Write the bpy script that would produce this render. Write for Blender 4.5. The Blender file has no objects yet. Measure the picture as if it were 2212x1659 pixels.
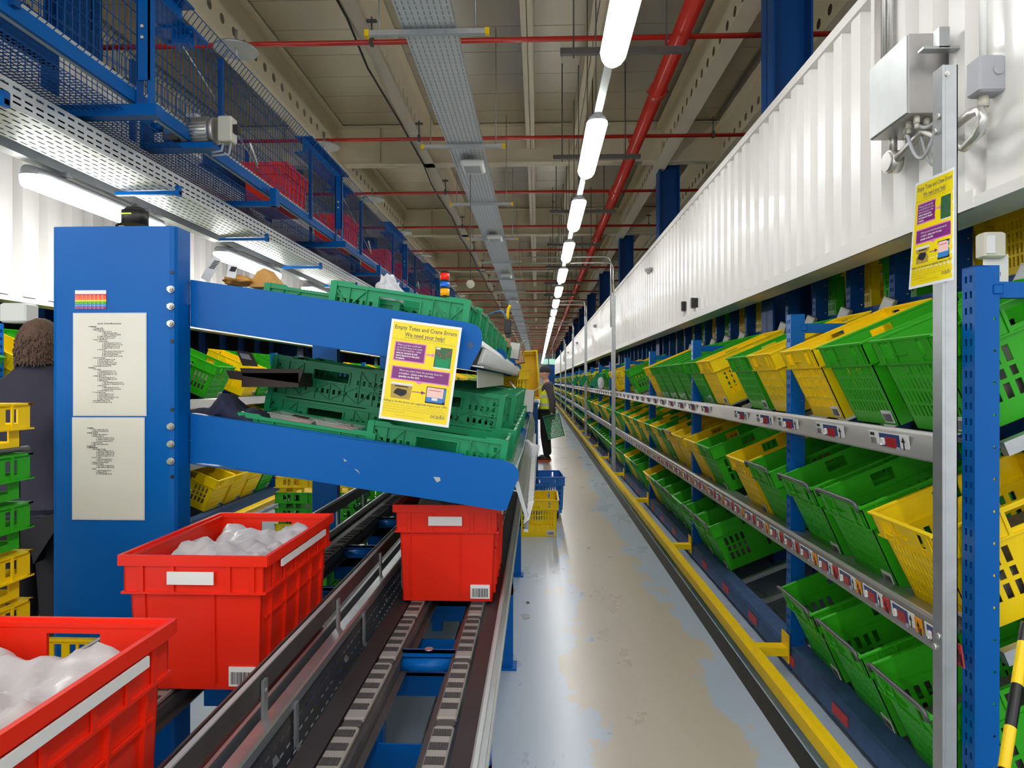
import bpy, bmesh, math, random
from mathutils import Matrix, Vector, noise
random.seed(7)
C = bpy.context.scene.collection
SC = bpy.context.scene
PI = math.pi
H = 1.56                      # eye height
F = 1475.0
YAW = math.atan(56/1475.0)
CT, ST = math.cos(YAW), math.sin(YAW)

def at(px, py, Y):
    """world point on the plane at distance Y that the photo shows at px, py"""
    a = (px-1106)/F
    X = Y*(a*CT-ST)/(CT+a*ST)
    d = Y*CT - X*ST
    return Vector((X, Y, H+(823-py)/F*d))
def yat(px, X):
    a = (px-1106)/F
    return X*(CT+a*ST)/(a*CT-ST)

ONES = 'first second third fourth fifth sixth seventh eighth ninth tenth eleventh twelfth thirteenth fourteenth fifteenth sixteenth seventeenth eighteenth nineteenth'.split()
TENS = {2:'twent',3:'thirt',4:'fort',5:'fift',6:'sixt',7:'sevent',8:'eight',9:'ninet'}
def ordn(i):
    if i < 20: return ONES[i-1]
    t, u = divmod(i, 10)
    if i >= 100: return 'hundred-and-'+ordn(i-100) if i > 100 else 'hundredth'
    return TENS[t]+'ieth' if u == 0 else TENS[t]+'y-'+ONES[u-1]

# ------------------------------------------------------------------ materials
def mat(name, col, rough=.5, metal=0., var=0., scale=8., bump=0., bscale=60., emit=0., coat=0., alpha=1., trans=0., stretch=None, rvar=0., spec=None):
    m = bpy.data.materials.new(name); m.use_nodes = True
    nt = m.node_tree; b = nt.nodes['Principled BSDF']
    b.inputs['Base Color'].default_value = (*col, 1)
    b.inputs['Roughness'].default_value = rough
    b.inputs['Metallic'].default_value = metal
    if spec is not None: b.inputs['Specular IOR Level'].default_value = spec
    if coat: b.inputs['Coat Weight'].default_value = coat; b.inputs['Coat Roughness'].default_value = .08
    if alpha < 1: b.inputs['Alpha'].default_value = alpha
    if trans: b.inputs['Transmission Weight'].default_value = trans
    if emit:
        b.inputs['Emission Color'].default_value = (*col, 1); b.inputs['Emission Strength'].default_value = emit
    tc = None
    if var or bump or rvar:
        tc = nt.nodes.new('ShaderNodeTexCoord'); mp = nt.nodes.new('ShaderNodeMapping')
        nt.links.new(tc.outputs['Object'], mp.inputs['Vector'])
        if stretch: mp.inputs['Scale'].default_value = stretch
    if var or rvar:
        n = nt.nodes.new('ShaderNodeTexNoise'); n.inputs['Scale'].default_value = scale; n.inputs['Detail'].default_value = 6
        nt.links.new(mp.outputs[0], n.inputs['Vector'])
        if var:
            r = nt.nodes.new('ShaderNodeMix'); r.data_type = 'RGBA'
            r.inputs['A'].default_value = (*[c*(1-var) for c in col], 1)
            r.inputs['B'].default_value = (*[min(1, c*(1+var)+var*.02) for c in col], 1)
            nt.links.new(n.outputs['Fac'], r.inputs['Factor']); nt.links.new(r.outputs['Result'], b.inputs['Base Color'])
        if rvar:
            mr = nt.nodes.new('ShaderNodeMapRange'); mr.inputs['To Min'].default_value = max(.02, rough-rvar); mr.inputs['To Max'].default_value = rough+rvar
            nt.links.new(n.outputs['Fac'], mr.inputs['Value']); nt.links.new(mr.outputs[0], b.inputs['Roughness'])
    if bump:
        n2 = nt.nodes.new('ShaderNodeTexNoise'); n2.inputs['Scale'].default_value = bscale; n2.inputs['Detail'].default_value = 4
        nt.links.new(mp.outputs[0], n2.inputs['Vector'])
        bp = nt.nodes.new('ShaderNodeBump'); bp.inputs['Strength'].default_value = bump; bp.inputs['Distance'].default_value = .01
        nt.links.new(n2.outputs['Fac'], bp.inputs['Height']); nt.links.new(bp.outputs[0], b.inputs['Normal'])
    return m

def srgb(r, g, b):
    f = lambda c: ((c/255+.055)/1.055)**2.4 if c > 10 else c/255/12.92
    return (f(r), f(g), f(b))
MT = {}
MT['blue'] = mat('blue_paint', srgb(0,92,170), .32, spec=.18, var=.08, scale=3, bump=.03, rvar=.06)
MT['blue_dark'] = mat('navy_paint', srgb(14,72,136), .42, spec=.2, var=.1, scale=3)
MT['blue_worn'] = mat('worn_blue_paint', srgb(52,82,124), .55, var=.45, scale=9, bump=.08)
MT['green'] = mat('green_tote_plastic', srgb(50,170,26), .38, spec=.3, var=.07, scale=5, bump=.03, bscale=150)
MT['yellow'] = mat('yellow_tote_plastic', srgb(248,212,6), .4, spec=.3, var=.06, scale=5, bump=.03, bscale=150)
MT['bluetote'] = mat('blue_tote_plastic', srgb(10,110,200), .38)
MT['crate'] = mat('emerald_crate_plastic', srgb(6,142,90), .35, spec=.35, var=.08, scale=6)
MT['red'] = mat('red_tote_plastic', srgb(232,40,14), .36, spec=.35, var=.07, scale=5)
MT['wall'] = mat('white_cladding', srgb(232,230,226), .32, var=.03, scale=2, coat=.15)
MT['cream'] = mat('cream_steel_paint', srgb(236,224,196), .5, var=.06, scale=2)
MT['galv'] = mat('galvanised_steel', srgb(176,180,182), .38, .75, var=.16, scale=22, bump=.04)
MT['galvl'] = mat('zinc_sheet', srgb(200,204,204), .42, .45, var=.08, scale=14)
MT['alu'] = mat('brushed_aluminium', srgb(182,180,178), .36, .7, var=.1, scale=5, stretch=(3,1,3))
MT['conduit'] = mat('conduit_metal', srgb(205,203,198), .3, .7)
MT['steeldk'] = mat('dark_worn_steel', srgb(92,88,86), .45, .6, var=.3, scale=12)
MT['rubber'] = mat('black_rubber_belt', srgb(48,42,42), .5, var=.2, scale=10)
MT['chain'] = mat('grey_chain_plastic', srgb(150,144,138), .5, var=.18, scale=14)
MT['pad'] = mat('dark_friction_pad', srgb(70,66,66), .75)
MT['redpipe'] = mat('red_pipe_paint', srgb(196,44,30), .3, var=.06, scale=3, coat=.3)
MT['yelpaint'] = mat('yellow_rail_paint', srgb(250,204,6), .42, spec=.3, var=.12, scale=7, bump=.05)
MT['white'] = mat('white_plastic', srgb(236,236,232), .45)
MT['paper'] = mat('laminated_paper', srgb(216,214,202), .25, var=.04, scale=3)
MT['label'] = mat('white_label', srgb(228,228,226), .45)
MT['ink'] = mat('black_ink', srgb(28,28,30), .6)
MT['greyink'] = mat('grey_ink', srgb(96,92,84), .5)
MT['faded'] = mat('faded_ink', srgb(204,184,40), .5)
MT['poster'] = mat('yellow_poster_print', srgb(244,218,20), .3, var=.05, scale=6)
MT['purple'] = mat('purple_print', srgb(128,44,120), .35)
MT['pink'] = mat('pink_print', srgb(222,130,190), .35)
MT['greybar'] = mat('grey_handle_bar', srgb(96,96,100), .35, .3)
MT['black'] = mat('black_plastic', srgb(26,26,28), .45)
MT['greyplas'] = mat('grey_plastic', srgb(164,166,170), .5)
MT['beige'] = mat('beige_plastic', srgb(206,202,186), .5)
MT['redlcd'] = mat('red_display', srgb(170,40,44), .2)
MT['navylcd'] = mat('navy_display_board', srgb(44,70,120), .3)
MT['orange'] = mat('orange_label', srgb(236,150,20), .45)
MT['redlab'] = mat('red_label', srgb(196,44,48), .5, var=.3, scale=40)
MT['card'] = mat('brown_cardboard', srgb(186,146,110), .8, var=.08, scale=8)
MT['cardw'] = mat('white_cardboard', srgb(228,226,222), .7)
MT['darkbox'] = mat('dark_brown_box', srgb(62,48,42), .6)
MT['cloth'] = mat('navy_fleece', srgb(38,42,66), .95, var=.2, scale=30, bump=.3, bscale=200)
MT['hide'] = mat('shade_backdrop', srgb(22,28,40), .7, var=.3, scale=2)  # near-black colour stands in for the shade behind the racks
MT['film'] = mat('clear_plastic_film', srgb(226,228,232), .18, var=.1, scale=8, bump=.6, bscale=14, alpha=.72)
MT['clear'] = mat('clear_tray_plastic', srgb(226,222,220), .12, alpha=.45)
MT['flap'] = mat('clear_shelf_flap', srgb(200,212,214), .12, alpha=.42, coat=.5)
MT['skin'] = mat('skin', srgb(214,160,134), .5)
MT['hair'] = mat('brown_hair', srgb(96,72,56), .8, var=.5, scale=60, bump=.8, bscale=120)
MT['jacket'] = mat('dark_navy_jacket', srgb(46,44,60), .85, var=.15, scale=10, bump=.25, bscale=9)
MT['fleece'] = mat('charcoal_fleece', srgb(74,68,76), .95, var=.15, scale=12, bump=.3, bscale=12)
MT['trousers'] = mat('black_trousers', srgb(28,26,30), .85, bump=.3, bscale=10)
MT['beanie'] = mat('charcoal_beanie', srgb(62,60,64), .95, bump=.5, bscale=80)
MT['hivis'] = mat('hi_vis_yellow', srgb(222,232,40), .6)
MT['reflect'] = mat('silver_reflective_tape', srgb(190,192,186), .35)
MT['shoeor'] = mat('orange_shoe_sole', srgb(244,90,30), .5)
MT['glove'] = mat('navy_glove', srgb(34,50,92), .8)
MT['lens'] = mat('lamp_diffuser', (1.,1.,.985), .4, emit=20.)
MT['lensl'] = mat('lamp_diffuser_left', (1.,1.,.985), .4, emit=20.)
MT['red_s'] = mat('red_beacon', srgb(226,40,30), .25, emit=.3)
MT['blue_s'] = mat('blue_beacon', srgb(20,100,210), .25, emit=.3)
MT['amber_s'] = mat('amber_beacon', srgb(244,170,20), .25, emit=.3)
MT['exit'] = mat('green_exit_sign', srgb(150,205,185), .4, emit=.5)
MT['neon'] = mat('lime_stripe', srgb(200,230,30), .5, emit=.4)
MT['bluep'] = mat('light_blue_print', srgb(60,130,200), .4)
MT['pinkp'] = mat('pale_pink_print', srgb(240,200,190), .4)
MT['khaki'] = mat('khaki_print', srgb(176,148,60), .4, var=.4, scale=60)
MT['dkgreen'] = mat('dark_green_print', srgb(50,96,60), .4, var=.4, scale=60)
MT['meat'] = mat('pink_meat', srgb(206,140,124), .4, var=.2, scale=20)
MT['pastry'] = mat('golden_pastry', srgb(206,150,70), .5, var=.3, scale=30)
MT['contents'] = mat('grey_poly_bag', srgb(196,190,190), .3, var=.12, scale=6, bump=.5, bscale=12)
MT['goods'] = mat('assorted_dark_goods', srgb(90,84,80), .4, var=.7, scale=24)
MT['sky'] = mat('teal_plastic', srgb(20,140,110), .4)

# deck: shiny sheet with soft dull patches
def deck_mat():
    m = mat('shiny_deck_sheet', srgb(212,204,184), .32, .5, var=.12, scale=1.2, rvar=.1, bump=.12, bscale=3, stretch=(1,.5,1))
    return m
MT['deck'] = deck_mat()
def floor_mat():
    m = bpy.data.materials.new('painted_concrete_floor'); m.use_nodes = True; nt = m.node_tree; N = nt.nodes.new; L = nt.links.new
    b = nt.nodes['Principled BSDF']
    tc = N('ShaderNodeTexCoord'); sep = N('ShaderNodeSeparateXYZ'); L(tc.outputs['Object'], sep.inputs[0])
    n1 = N('ShaderNodeTexNoise'); n1.inputs['Scale'].default_value = 1.1; n1.inputs['Detail'].default_value = 10; n1.inputs['Roughness'].default_value = .68
    mp = N('ShaderNodeMapping'); mp.inputs['Scale'].default_value = (1.5,.7,1); L(tc.outputs['Object'], mp.inputs['Vector']); L(mp.outputs[0], n1.inputs['Vector'])
    # worn strip along the middle of the aisle, ragged edges
    s1 = N('ShaderNodeMath'); s1.operation = 'SUBTRACT'; L(sep.outputs['X'], s1.inputs[0]); s1.inputs[1].default_value = .52
    s2 = N('ShaderNodeMath'); s2.operation = 'ABSOLUTE'; L(s1.outputs[0], s2.inputs[0])
    s3 = N('ShaderNodeMath'); s3.operation = 'MULTIPLY_ADD'; L(n1.outputs['Fac'], s3.inputs[0]); s3.inputs[1].default_value = -1.5; L(s2.outputs[0], s3.inputs[2])
    r = N('ShaderNodeMapRange'); L(s3.outputs[0], r.inputs['Value']); r.inputs['From Min'].default_value = -.46; r.inputs['From Max'].default_value = -.42
    r.inputs['To Min'].default_value = 1; r.inputs['To Max'].default_value = 0
    mx = N('ShaderNodeMix'); mx.data_type = 'RGBA'; L(r.outputs[0], mx.inputs['Factor'])
    mx.inputs['A'].default_value = (*srgb(172,186,204), 1); mx.inputs['B'].default_value = (*srgb(190,180,164), 1)
    n2 = N('ShaderNodeTexNoise'); n2.inputs['Scale'].default_value = 5; n2.inputs['Detail'].default_value = 10; n2.inputs['Roughness'].default_value = .7; L(tc.outputs['Object'], n2.inputs['Vector'])
    r2 = N('ShaderNodeMapRange'); L(n2.outputs['Fac'], r2.inputs['Value']); r2.inputs['From Min'].default_value = .66; r2.inputs['From Max'].default_value = .78; r2.inputs['To Max'].default_value = .45
    mx2 = N('ShaderNodeMix'); mx2.data_type = 'RGBA'; L(r2.outputs[0], mx2.inputs['Factor']); L(mx.outputs['Result'], mx2.inputs['A']); mx2.inputs['B'].default_value = (*srgb(110,112,116), 1)
    L(mx2.outputs['Result'], b.inputs['Base Color'])
    r3 = N('ShaderNodeMapRange'); L(n1.outputs['Fac'], r3.inputs['Value']); r3.inputs['To Min'].default_value = .2; r3.inputs['To Max'].default_value = .38
    L(r3.outputs[0], b.inputs['Roughness'])
    bp = N('ShaderNodeBump'); bp.inputs['Strength'].default_value = .06; bp.inputs['Distance'].default_value = .02; L(n1.outputs['Fac'], bp.inputs['Height']); L(bp.outputs[0], b.inputs['Normal'])
    b.inputs['Coat Weight'].default_value = .2; b.inputs['Coat Roughness'].default_value = .2
    return m
MT['floor'] = floor_mat()
def hazard_mat():
    m = bpy.data.materials.new('yellow_black_hazard'); m.use_nodes = True; nt = m.node_tree; N = nt.nodes.new; L = nt.links.new
    b = nt.nodes['Principled BSDF']; b.inputs['Roughness'].default_value = .4
    tc = N('ShaderNodeTexCoord'); w = N('ShaderNodeTexWave'); w.wave_type = 'BANDS'; w.bands_direction = 'DIAGONAL'; w.inputs['Scale'].default_value = 2.6
    mp = N('ShaderNodeMapping'); mp.inputs['Scale'].default_value = (.7,.7,1.0); L(tc.outputs['Object'], mp.inputs['Vector']); L(mp.outputs[0], w.inputs['Vector'])
    cr = N('ShaderNodeValToRGB'); cr.color_ramp.interpolation = 'CONSTANT'; cr.color_ramp.elements[0].color = (.008,.008,.009,1)
    cr.color_ramp.elements[1].position = .5; cr.color_ramp.elements[1].color = (*srgb(244,208,20), 1)
    L(w.outputs['Fac'], cr.inputs[0]); L(cr.outputs[0], b.inputs['Base Color'])
    return m
MT['hazard'] = hazard_mat()

# ------------------------------------------------------------------ mesh builder
class MB:
    def __init__(s, M=None):
        s.v = []; s.f = []; s.mi = []; s.cur = 0; s.M = M; s.fn = None; s.sm = set()
    def pt(s, p):
        p = Vector(p)
        if s.fn: p = Vector(s.fn(p))
        if s.M is not None: p = s.M @ p
        s.v.append(p[:]); return len(s.v)-1
    def face(s, ids, smooth=False):
        s.f.append(tuple(ids)); s.mi.append(s.cur)
        if smooth: s.sm.add(len(s.f)-1)
    def quad(s, a, b, c, d): s.face([s.pt(a), s.pt(b), s.pt(c), s.pt(d)])
    def box(s, x0, x1, y0, y1, z0, z1, bev=0.):
        if bev > 0: return s.bbox(x0, x1, y0, y1, z0, z1, bev)
        i = [s.pt(p) for p in ((x0,y0,z0),(x1,y0,z0),(x1,y1,z0),(x0,y1,z0),(x0,y0,z1),(x1,y0,z1),(x1,y1,z1),(x0,y1,z1))]
        for q in ((3,2,1,0),(4,5,6,7),(0,1,5,4),(1,2,6,5),(2,3,7,6),(3,0,4,7)): s.face([i[k] for k in q])
    def bbox(s, x0, x1, y0, y1, z0, z1, b):
        # vertical-edge + top/bottom chamfered box
        def ring(z, o):
            x0_, x1_, y0_, y1_ = x0+o, x1-o, y0+o, y1-o; c = b*.7
            return [s.pt(p) for p in ((x0_+c,y0_,z),(x1_-c,y0_,z),(x1_,y0_+c,z),(x1_,y1_-c,z),(x1_-c,y1_,z),(x0_+c,y1_,z),(x0_,y1_-c,z),(x0_,y0_+c,z))]
        rs = [ring(z0, b*.7), ring(z0+b*.7, 0), ring(z1-b*.7, 0), ring(z1, b*.7)]
        for a, c in zip(rs, rs[1:]):
            for k in range(8): s.face([a[k], a[(k+1)%8], c[(k+1)%8], c[k]])
        s.face(rs[0][::-1]); s.face(rs[-1])
    def bar(s, a, b, w, h=None, up=(0,0,1)):
        """rectangular bar from a to b"""
        a = Vector(a); b = Vector(b); h = w if h is None else h
        d = (b-a).normalized(); u = Vector(up)
        if abs(d.dot(u)) > .98: u = Vector((1,0,0))
        r = d.cross(u).normalized()*w/2; u = r.cross(d).normalized()*h/2
        i = [s.pt(p) for p in (a-r-u, a+r-u, a+r+u, a-r+u, b-r-u, b+r-u, b+r+u, b-r+u)]
        for q in ((3,2,1,0),(4,5,6,7),(0,1,5,4),(1,2,6,5),(2,3,7,6),(3,0,4,7)): s.face([i[k] for k in q])
    def prism(s, poly, a, b, axis='Y'):
        """polygon extruded between a and b along axis"""
        def P(u, v, w): return {'Y': (u, w, v), 'X': (w, u, v), 'Z': (u, v, w)}[axis]
        A = [s.pt(P(u, v, a)) for u, v in poly]; B = [s.pt(P(u, v, b)) for u, v in poly]; n = len(poly)
        s.face(A[::-1]); s.face(B)
        for k in range(n): s.face([A[k], A[(k+1)%n], B[(k+1)%n], B[k]])
    def tube(s, path, r, n=10, caps=True):
        P = [Vector(p) for p in path]; rs = r if isinstance(r, (list, tuple)) else [r]*len(P)
        prev = None; rings = []
        for i, p in enumerate(P):
            d = (P[min(i+1, len(P)-1)]-P[max(i-1, 0)]).normalized()
            if prev is None:
                u = Vector((0,0,1)) if abs(d.z) < .9 else Vector((1,0,0))
                u = (u-d*u.dot(d)).normalized()
            else: u = (prev-d*prev.dot(d)).normalized()
            prev = u; w = d.cross(u)
            rings.append([s.pt(p+(u*math.cos(2*PI*k/n)+w*math.sin(2*PI*k/n))*rs[i]) for k in range(n)])
        for a, b in zip(rings, rings[1:]):
            for k in range(n): s.face([a[k], a[(k+1)%n], b[(k+1)%n], b[k]], True)
        if caps: s.face(rings[0][::-1]); s.face(rings[-1])
    def cyl(s, c, r, h, axis='Z', n=16, r2=None):
        c = Vector(c); d = {'X': Vector((1,0,0)), 'Y': Vector((0,1,0)), 'Z': Vector((0,0,1))}[axis]*h
        s.tube([c, c+d], [r, r if r2 is None else r2], n)
    def loft(s, rings, close=True, caps=True, smooth=True):
        R = [[s.pt(p) for p in r] for r in rings]; n = len(R[0])
        for a, b in zip(R, R[1:]):
            for k in range(n if close else n-1): s.face([a[k], a[(k+1)%n], b[(k+1)%n], b[k]], smooth)
        if caps and close: s.face(R[0][::-1]); s.face(R[-1])
    def plate(s, us, vs, solid, t, fn):
        """thick plate with holes; fn(u, v, w) -> point"""
        nu, nv = len(us)-1, len(vs)-1; vid = {}
        def V(i, j, k):
            key = (i, j, k)
            if key not in vid: vid[key] = s.pt(fn(us[i], vs[j], k*t))
            return vid[key]
        S = [[bool(solid(i, j)) for j in range(nv)] for i in range(nu)]
        for i in range(nu):
            for j in range(nv):
                if not S[i][j]: continue
                s.face([V(i,j,0), V(i+1,j,0), V(i+1,j+1,0), V(i,j+1,0)])
                s.face([V(i,j,1), V(i,j+1,1), V(i+1,j+1,1), V(i+1,j,1)])
                if i == 0 or not S[i-1][j]: s.face([V(i,j,0), V(i,j+1,0), V(i,j+1,1), V(i,j,1)])
                if i == nu-1 or not S[i+1][j]: s.face([V(i+1,j,0), V(i+1,j,1), V(i+1,j+1,1), V(i+1,j+1,0)])
                if j == 0 or not S[i][j-1]: s.face([V(i,j,0), V(i,j,1), V(i+1,j,1), V(i+1,j,0)])
                if j == nv-1 or not S[i][j+1]: s.face([V(i,j+1,0), V(i+1,j+1,0), V(i+1,j+1,1), V(i,j+1,1)])
    def mesh(s, name, mats):
        me = bpy.data.meshes.new(name); me.from_pydata(s.v, [], s.f)
        for m in (mats if isinstance(mats, (list, tuple)) else [mats]): me.materials.append(MT[m])
        for p, k in zip(me.polygons, s.mi): p.material_index = k
        if s.sm: 
            for k in s.sm: me.polygons[k].use_smooth = True
        bm = bmesh.new(); bm.from_mesh(me); bmesh.ops.recalc_face_normals(bm, faces=bm.faces); bm.to_mesh(me); bm.free()
        return me
    def build(s, name, mats, parent=None, loc=None, **k):
        o = bpy.data.objects.new(name, s.mesh(name, mats)); C.objects.link(o)
        if loc is not None: o.location = loc
        if parent is not None: o.parent = parent
        if k: tag(o, **k)
        return o

def tag(o, label=None, cat=None, group=None, kind=None):
    if label: o['label'] = label
    if cat: o['category'] = cat
    if group: o['group'] = group
    if kind: o['kind'] = kind
    return o
def empty(name, loc=(0,0,0), label=None, cat=None, group=None, M=None):
    o = bpy.data.objects.new(name, None); C.objects.link(o); o.empty_display_size = .1
    if M is not None: o.matrix_world = M
    else: o.location = loc
    return tag(o, label, cat, group)
def put(name, me, parent=None, M=None, loc=None, **k):
    o = bpy.data.objects.new(name, me); C.objects.link(o)
    if M is not None: o.matrix_world = M
    if loc is not None: o.location = loc
    if parent is not None: o.parent = parent
    if k: tag(o, **k)
    return o
def copy_tree(o, parent=None):
    c = o.copy(); C.objects.link(c)
    if parent is not None: c.parent = parent
    for ch in KIDS.get(o.name, []): copy_tree(ch, c)
    return c
KIDS = {}
def dup(root, M=None, loc=None, label=None, group=None):
    def rec(o, par):
        c = o.copy(); C.objects.link(c)
        if par is not None: c.parent = par
        for ch in [x for x in C.objects if x.parent is o] if o.name not in KIDC else KIDC[o.name]: rec(ch, c)
        return c
    r = rec(root, None)
    if M is not None: r.matrix_world = M
    if loc is not None: r.location = loc
    if label: r['label'] = label
    if group: r['group'] = group
    return r
KIDC = {}
def cache_kids(root):
    for o in [root]+[x for x in C.objects if x.parent is root]:
        KIDC[o.name] = [x for x in C.objects if x.parent is o]

def rot(axis, deg): return Matrix.Rotation(math.radians(deg), 4, axis)
def tr(x, y, z): return Matrix.Translation((x, y, z))

_fonts = {}
def text_mb(M, s, size, x, y, align='LEFT', bold=0., z=0., width=None, fn=None):
    """flat lettering added to builder M in its x-y plane"""
    cu = bpy.data.curves.new('t', 'FONT'); cu.body = s; cu.size = size; cu.align_x = align; cu.offset = bold; cu.resolution_u = 2
    o = bpy.data.objects.new('t', cu); C.objects.link(o)
    dg = bpy.context.evaluated_depsgraph_get(); me = o.evaluated_get(dg).to_mesh()
    if me is not None:
        xs = [v.co.x for v in me.vertices] or [0]
        sx = 1.
        if width and (max(xs)-min(xs)) > 0: sx = width/(max(xs)-min(xs))
        base = [M.pt((x+v.co.x*sx, y+v.co.y, z)) for v in me.vertices]
        for p in me.polygons: M.face([base[k] for k in p.vertices])
    o.to_mesh_clear if False else None
    bpy.data.objects.remove(o); bpy.data.curves.remove(cu)
def rect(M, x0, x1, y0, y1, z=0.): M.quad((x0,y0,z),(x1,y0,z),(x1,y1,z),(x0,y1,z))

def skin(joints, edges, name, m, parent=None, sub=2, root=0, **k):
    """joints: {name:(x,y,z,rx,ry)}; one smooth continuous surface grown on the skeleton"""
    keys = list(joints); idx = {n: i for i, n in enumerate(keys)}
    me = bpy.data.meshes.new(name); me.from_pydata([joints[n][:3] for n in keys], [(idx[a], idx[b]) for a, b in edges], [])
    o = bpy.data.objects.new(name, me); C.objects.link(o)
    o.modifiers.new('s', 'SKIN')
    for i, n in enumerate(keys):
        j = joints[n]; sv = me.skin_vertices[0].data[i]
        sv.radius = (j[3], j[4] if len(j) > 4 else j[3]); sv.use_root = (i == root)
    sb = o.modifiers.new('u', 'SUBSURF'); sb.levels = sb.render_levels = sub
    dg = bpy.context.evaluated_depsgraph_get(); ev = o.evaluated_get(dg)
    m2 = bpy.data.meshes.new_from_object(ev); bpy.data.objects.remove(o)
    m2.name = name; m2.materials.clear(); m2.materials.append(MT[m])
    for p in m2.polygons: p.use_smooth = True
    return put(name, m2, parent, **k)
# ================================================================== camera and world
cam = bpy.data.cameras.new('camera'); co = bpy.data.objects.new('camera', cam); C.objects.link(co)
cam.lens = F/2212*36; cam.sensor_width = 36; cam.shift_y = -6.5/2212; cam.clip_end = 300; cam.clip_start = .05
co.location = (0, 0, H); co.rotation_euler = (PI/2, 0, YAW); SC.camera = co
w = bpy.data.worlds.new('world'); SC.world = w; w.use_nodes = True
w.node_tree.nodes['Background'].inputs[0].default_value = (1,.99,.97,1); w.node_tree.nodes['Background'].inputs[1].default_value = 1.15
SC.view_settings.view_transform = 'Standard'; SC.view_settings.look = 'None'; SC.view_settings.gamma = 1; SC.view_settings.use_curve_mapping = False
SC.view_settings.exposure = 0.42
SC.cycles.max_bounces = 7; SC.cycles.transparent_max_bounces = 12; SC.cycles.caustics_reflective = False; SC.cycles.caustics_refractive = False
SC.cycles.sample_clamp_indirect = 6

YE = 84.0     # far end of the aisle
# ================================================================== setting
m = MB(); m.box(-9, 7, -12, YE+1, -.12, 0); m.build('floor', 'floor', kind='structure', label='pale blue painted concrete floor with worn beige patches')
m = MB(); m.box(1.055, 1.132, -1, YE, .0005, .0015); m.build('trim_1', 'ink', kind='structure', label='black line along the aisle floor beside the yellow rail')
m = MB(); m.box(-9, 7, YE, YE+.15, 0, 6); m.build('wall_far', 'wall', kind='structure')
m = MB(); m.box(5.2, 5.3, -1, YE, 0, 6); m.build('wall_right_outer', 'hide', kind='structure')  # back sheet, coloured dark to paint the unlit depth behind the right rack
m = MB(); m.box(-7.3, -7.2, -1, YE, 0, 6); m.build('wall_left_outer', 'hide', kind='structure')  # same dark sheet on the left, shade put into its colour
# deck of narrow shiny sheets
m = MB(); zc = H+4.2
y = -2.
while y < YE:
    m.box(-9, 7, y, y+.62, zc, zc+.02); y += .63
m.box(-9, 7, -2, YE, zc+.018, zc+.08)
m.build('ceiling', 'deck', kind='structure', label='shiny metal deck ceiling of narrow sheets')

def corrugated(X, y0, y1, z0, z1, side, pitch=.213):
    """trapezoid sheet standing in the plane X, ribs vertical; side=-1 faces the aisle at lower X"""
    m = MB(); d = .06*side; y = y0; P = []
    while y < y1:
        P += [(X, y), (X, y+pitch*.34), (X+d, y+pitch*.42), (X+d, y+pitch*.90)]; y += pitch
    P.append((X, y))
    for (x0, a), (x1, b) in zip(P, P[1:]): m.quad((x0,a,z0),(x1,b,z0),(x1,b,z1),(x0,a,z1))
    m.box(min(X-side*.03, X-side*.002), max(X-side*.03, X-side*.002), y0, y1, z0, z1)
    return m
XW = 1.7; ZW0 = H+.40*XW; ZW1 = H+1.13*XW
m = corrugated(XW, 2.6, YE, ZW0, ZW1, -1); m.box(XW-.035, XW+1.2, 2.33, 2.6, ZW0, ZW1+.2)
m.build('wall_right', 'wall', kind='structure', label='white corrugated cladding band over the right rack')
m = MB(); m.box(XW-.07, XW+.12, 2.33, YE, ZW0-.03, ZW0+.012); m.box(XW-.072, XW-.062, 2.62, YE, ZW0-.03, ZW0+.04); m.build('trim_2', 'wall', kind='structure', label='white edge trim under the right cladding')
m = MB(); m.box(XW-.075, XW+.02, 2.6, YE, ZW1-.04, ZW1+.015); m.build('trim_3', 'wall', kind='structure', label='white edge trim on top of the right cladding')
XL = -3.79
m = corrugated(XL, .8, YE, H+.606, H+2.6, 1, .26); m.build('wall_left', 'wall', kind='structure', label='white corrugated cladding band over the left rack')
m = MB(); m.box(XL-.1, XL+.06, .8, YE, H+.57, H+.612); m.build('trim_4', 'wall', kind='structure')

# ================================================================== ceiling steel
def holes_web(m, X, z0, z1, y0, y1, pitch=.28, r=.055):
    """a web plate with a row of round holes, as a strip of cells"""
    y = y0; zc_ = z0+(z1-z0)*.42
    while y < y1-.001:
        n = 10; c = (y+pitch/2, zc_)
        ring = [(c[0]+r*math.cos(2*PI*(k+.5)/n), c[1]+r*math.sin(2*PI*(k+.5)/n)) for k in range(n)]
        out = []
        for k in range(n):
            a = 2*PI*(k+.5)/n; ca, sa = math.cos(a), math.sin(a)
            t = min((pitch/2)/abs(ca) if abs(ca) > 1e-6 else 9, ((z1-zc_) if sa > 0 else (zc_-z0))/abs(sa) if abs(sa) > 1e-6 else 9)
            out.append((c[0]+t*ca, zc_+t*sa))
        I = [m.pt((X, a, b)) for a, b in ring]; O = [m.pt((X, a, b)) for a, b in out]
        for k in range(n): m.face([I[k], I[(k+1)%n], O[(k+1)%n], O[k]])
        for cy, cz in ((y, z0), (y+pitch, z0), (y+pitch, z1), (y, z1)):
            near = sorted(range(n), key=lambda k: (out[k][0]-cy)**2+(out[k][1]-cz)**2)[:2]
            m.face([m.pt((X, cy, cz)), O[near[0]], O[near[1]]])
        y += pitch
def joist(X, z0, z1, w, name, label, holes=True, y0=1.):
    m = MB()
    m.box(X-w/2, X+w/2, y0, YE, z0, z0+.015); m.box(X-w/2, X+w/2, y0, YE, z1-.015, z1)
    if holes:
        holes_web(m, X, z0+.015, z1-.015, y0, min(YE, 34.)); m.box(X-.004, X+.004, 34, YE, z0, z1)
    else: m.box(X-.004, X+.004, y0, YE, z0, z1)
    m.box(X-.012, X+.012, y0, YE, z0+.015, z0+.05)
    m.build(name, 'cream', label=label, cat='beam')
Z = lambda r: H+r
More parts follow.
